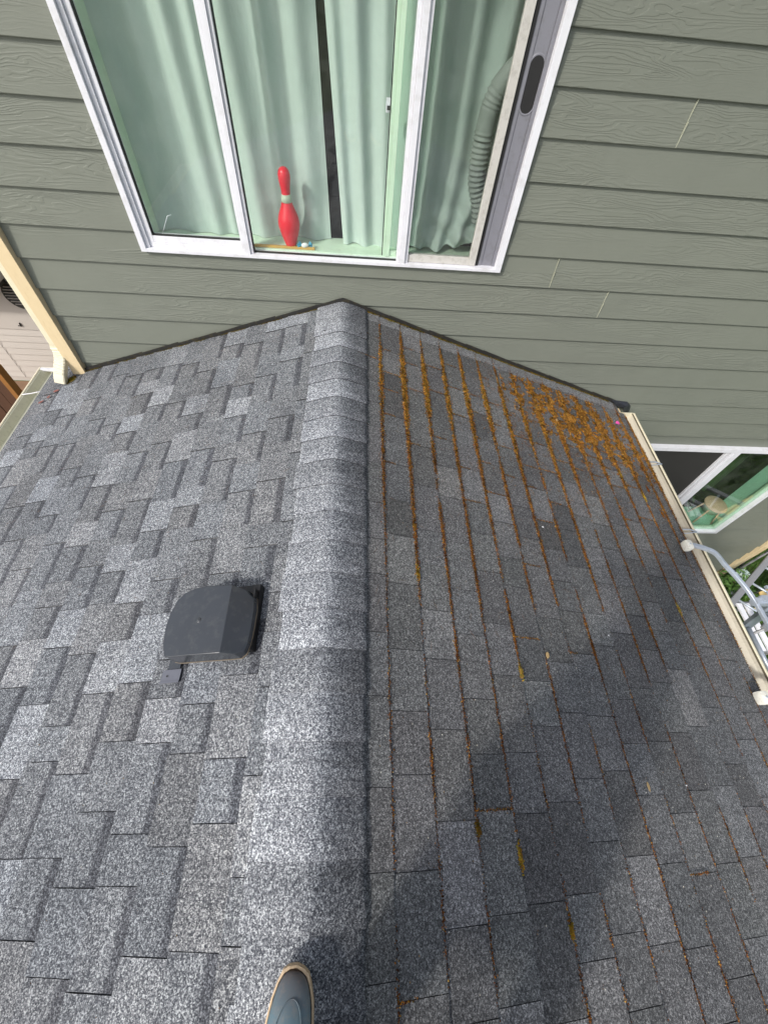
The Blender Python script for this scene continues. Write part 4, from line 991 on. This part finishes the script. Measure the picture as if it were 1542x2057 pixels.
# ------------------------------------------------------------------ the photographer (only the left boot shows; the body and an added garment cast the shadow)
per = empty('person', (.19, -3.15, -.02), 'person in grey-blue rubber boots, jeans and dark jacket holding up a phone', 'person')
def ppar(o): o.parent = per; o.matrix_parent_inverse = Matrix.Translation(-Vector(per.location)); return o
fwd = Vector((M3 @ Vector((0, 0, -1)))); rgt = M3 @ Vector((1, 0, 0)); upv = M3 @ Vector((0, 1, 0))
hl = CP-fwd*.02-rgt*.085-upv*.03; hr = CP-fwd*.02+rgt*.075-upv*.03
J = [(.17, -3.38, .86, .185, .14), (.17, -3.36, 1.02, .180, .14), (.165, -3.32, 1.18, .165, .12), (.16, -3.27, 1.33, .155, .105), (.155, -3.22, 1.42, .060), (.152, -3.18, 1.48, .055), (.150, -3.13, 1.55, .072, .080), (.150, -3.11, 1.63, .078, .088), (.150, -3.12, 1.70, .060, .066),
     (-.03, -3.27, 1.36, .062), (.355, -3.27, 1.36, .062), (-.13, -3.14, 1.18, .046), (.43, -3.14, 1.18, .046), (hl.x-.035, hl.y-.10, hl.z-.02, .030), (hr.x+.055, hr.y-.10, hr.z-.02, .030),
     (.07, -3.37, .80, .105), (.27, -3.39, .80, .105), (.05, -3.24, .46, .078), (.27, -3.36, .45, .078), (.0, -3.24, .20, .060), (.275, -3.42, .16, .060), (-.005, -3.25, .09, .055), (.28, -3.42, .02, .055)]
Ed = [(0, 1), (1, 2), (2, 3), (3, 4), (4, 5), (5, 6), (6, 7), (7, 8), (3, 9), (3, 10), (9, 11), (10, 12), (11, 13), (12, 14), (0, 15), (0, 16), (15, 17), (16, 18), (17, 19), (18, 20), (19, 21), (20, 22)]
body = skin_mesh('body', J, Ed, ['jacket', 'jeans', 'skin'])
for p_ in body.data.polygons:
    c = p_.center
    if c.z > 1.455 and c.y < -2.95: p_.material_index = 2
    elif c.z < .93: p_.material_index = 1
ppar(body)
for sx, hh in ((-1, hl), (1, hr)):
    sgn = sx; wv = Vector((hh.x+(-.035 if sx < 0 else .055), hh.y-.10, hh.z-.02))
    pj = [(*wv, .024), (*(wv*.45+hh*.55+Vector((sx*.018, -.0, 0))), .026, .018)]; pe = [(0, 1)]
    palm = Vector(pj[1][:3])
    for fi in range(4):
        b0 = palm+upv*(.026-.018*fi)-fwd*.006+rgt*(-sx)*.01; b1 = b0-rgt*sx*.026-fwd*.004; b2 = b1-rgt*sx*(.018-.003*abs(fi-1))+fwd*.0
        k = len(pj); pj += [(*b0, .0095), (*b1, .0085), (*b2, .0075)]; pe += [(1, k), (k, k+1), (k+1, k+2)]
    t0 = palm-fwd*.020-rgt*sx*.010; t1 = t0-rgt*sx*.026+upv*.012-fwd*.006; k = len(pj); pj += [(*t0, .010), (*t1, .0085)]; pe += [(1, k), (k, k+1)]
    ppar(skin_mesh('hand', pj, pe, 'skin', sub=2))
ct = ppar(tube('shadow_coat', [(.14, -3.33, 1.02), (.14, -3.32, .80), (.135, -3.30, .60), (.13, -3.28, .42)], [.205, .235, .262, .285], 'jacket', None, 28, up=(0, 1, 0), cap=False))  # unseen long garment, added to fill the shadow between the legs
ct.modifiers.new('s', 'SOLIDIFY').thickness = .006
hd = Vector((.150, -3.115, 1.62))
def sph(name, c, r, mat, sx=1, sy=1, sz=1, cut=None):
    bm = bmesh.new(); bmesh.ops.create_uvsphere(bm, u_segments=20, v_segments=14, radius=r)
    for v in bm.verts: v.co = Vector((v.co.x*sx, v.co.y*sy, v.co.z*sz))+Vector(c)
    if cut: bmesh.ops.delete(bm, geom=[v for v in bm.verts if cut(v.co)], context='VERTS')
    me = bpy.data.meshes.new(name); bm.to_mesh(me); bm.free(); return ppar(link(name, me, mat, None, True))
sph('hair', hd+Vector((0, -.012, .028)), .094, 'hair', 1, 1.12, 1.05, lambda v: v.y > hd.y+.045 and v.z < hd.z+.045)
for sx in (-1, 1):
    sph('eye', hd+Vector((sx*.030, .079, .002)), .012, 'eye_white'); sph('pupil', hd+Vector((sx*.030, .0895, -.002)), .005, 'iris'); sph('ear', hd+Vector((sx*.082, -.005, -.005)), .022, 'skin', .45, .8, 1.3)
sph('nose', hd+Vector((0, .092, -.024)), .014, 'skin', .8, 1.1, 1.3); sph('mouth', hd+Vector((0, .080, -.056)), .020, 'lips', 1, .4, .3)
ph_ = Matrix.Translation(CP-fwd*.016+rgt*.0-upv*.045) @ M3.to_4x4()
phone = empty('smartphone', tuple(CP-fwd*.016), 'dark smartphone held in both hands above the ridge', 'phone')
def php(o): o.matrix_basis = Matrix.Translation(-Vector(phone.location)) @ ph_; o.parent = phone; return o
php(box('phone_body', -.036, .036, -.074, .074, -.004, .004, 'phone_body', None, .003)); php(box('phone_screen', -.034, .034, -.071, .071, .0041, .0046, 'phone_glass'))

# boots: an upper grown from stations along the foot plus a flat tan sole
def boot(x, yt, z0, rot, slope):
    b = empty('boot', (x, yt, z0)); b.name = 'boot'
    ST = [(0, .014, .018, .010), (.008, .027, .026, .012), (.025, .037, .034, .014), (.05, .045, .043, .016), (.085, .050, .052, .018), (.12, .051, .062, .020), (.155, .048, .078, .022), (.185, .045, .100, .022), (.215, .044, .125, .022), (.25, .042, .128, .020), (.28, .034, .120, .02), (.295, .02, .11, .02)]
    vs = []; fs = []; m = 20
    for (s, hw, h, base) in ST:
        for k in range(m):
            a = 2*pi*k/m; cx_ = .008*sin(s*11)
            zz = base*0+.014+(h-.0)*(.5+.5*sin(a))
            vs.append((cx_+hw*cos(a)*(1 if sin(a) < .2 else (1-.10*sin(a))), -s, zz))
    for j in range(len(ST)-1):
        for k in range(m): fs.append((j*m+k, j*m+(k+1) % m, (j+1)*m+(k+1) % m, (j+1)*m+k))
    fs += [tuple(range(m)), tuple(range((len(ST)-1)*m, len(ST)*m))]
    up_ = mesh('foot_upper', vs, fs, ['x'] and 'boot_rubber', None, True); up_.modifiers.new('s', 'SUBSURF').render_levels = 2
    up_.data.materials.append(MATS['boot_toe'])
    # sole outline and toe rand
    def outline(off, z):
        L = []; R_ = []
        for (s, hw, h, base) in ST:
            cx_ = .008*sin(s*11); L.append((cx_-hw-off, -s+(off if s < .01 else 0), z)); R_.append((cx_+hw+off, -s+(off if s < .01 else 0), z))
        return [(0, .004+off, z)]+R_+L[::-1]
    o1, o2, o3 = outline(.004, 0), outline(.0045, .014), outline(.003, .026); k = len(o1)
    sole = mesh('sole', o1+o2, [tuple(range(k)), tuple(range(2*k-1, k-1, -1))]+[(i, (i+1) % k, k+(i+1) % k, k+i) for i in range(k)], 'sole_tan')
    o4 = outline(.0035, .0145); o5 = outline(.0045, .026); o6 = outline(.0005, .0285)
    rand = mesh('rand', o4+o5+o6, [(j*k+i, j*k+(i+1) % k, (j+1)*k+(i+1) % k, (j+1)*k+i) for j in range(2) for i in range(k)], 'sole_tan')
    shaft = tube('shaft', [(0, -.235, .10), (0, -.232, .20), (0, -.228, .33)], [.050, .058, .066], 'boot_rubber', None, 20)
    seam = []
    for i in range(25):
        t = i/24; a = pi*t; sx_ = -.032*cos(a); sy_ = -.130+.092*sin(a)**.8
        s = -sy_; hh = [q for q in ST]; 
        for j in range(len(ST)-1):
            if ST[j][0] <= s <= ST[j+1][0]: u = (s-ST[j][0])/(ST[j+1][0]-ST[j][0]); H = ST[j][2]*(1-u)+ST[j+1][2]*u; HW = ST[j][1]*(1-u)+ST[j+1][1]*u; break
        zz = .014+H*(.5+.5*sqrt(max(0, 1-(sx_/HW)**2))); seam.append((sx_+.006, sy_, zz+.0003))
    sm_ = tube('seam', seam, .0010, 'boot_rubber', None, 6)
    for o in (up_, sole, rand, shaft, sm_): o.parent = b
    b.rotation_euler = (0, slope, rot); ppar(b); return b
boot(-.012, -2.962, .012, radians(-9), 0)
boot(.28, -3.20, -.065, radians(-14), TH)
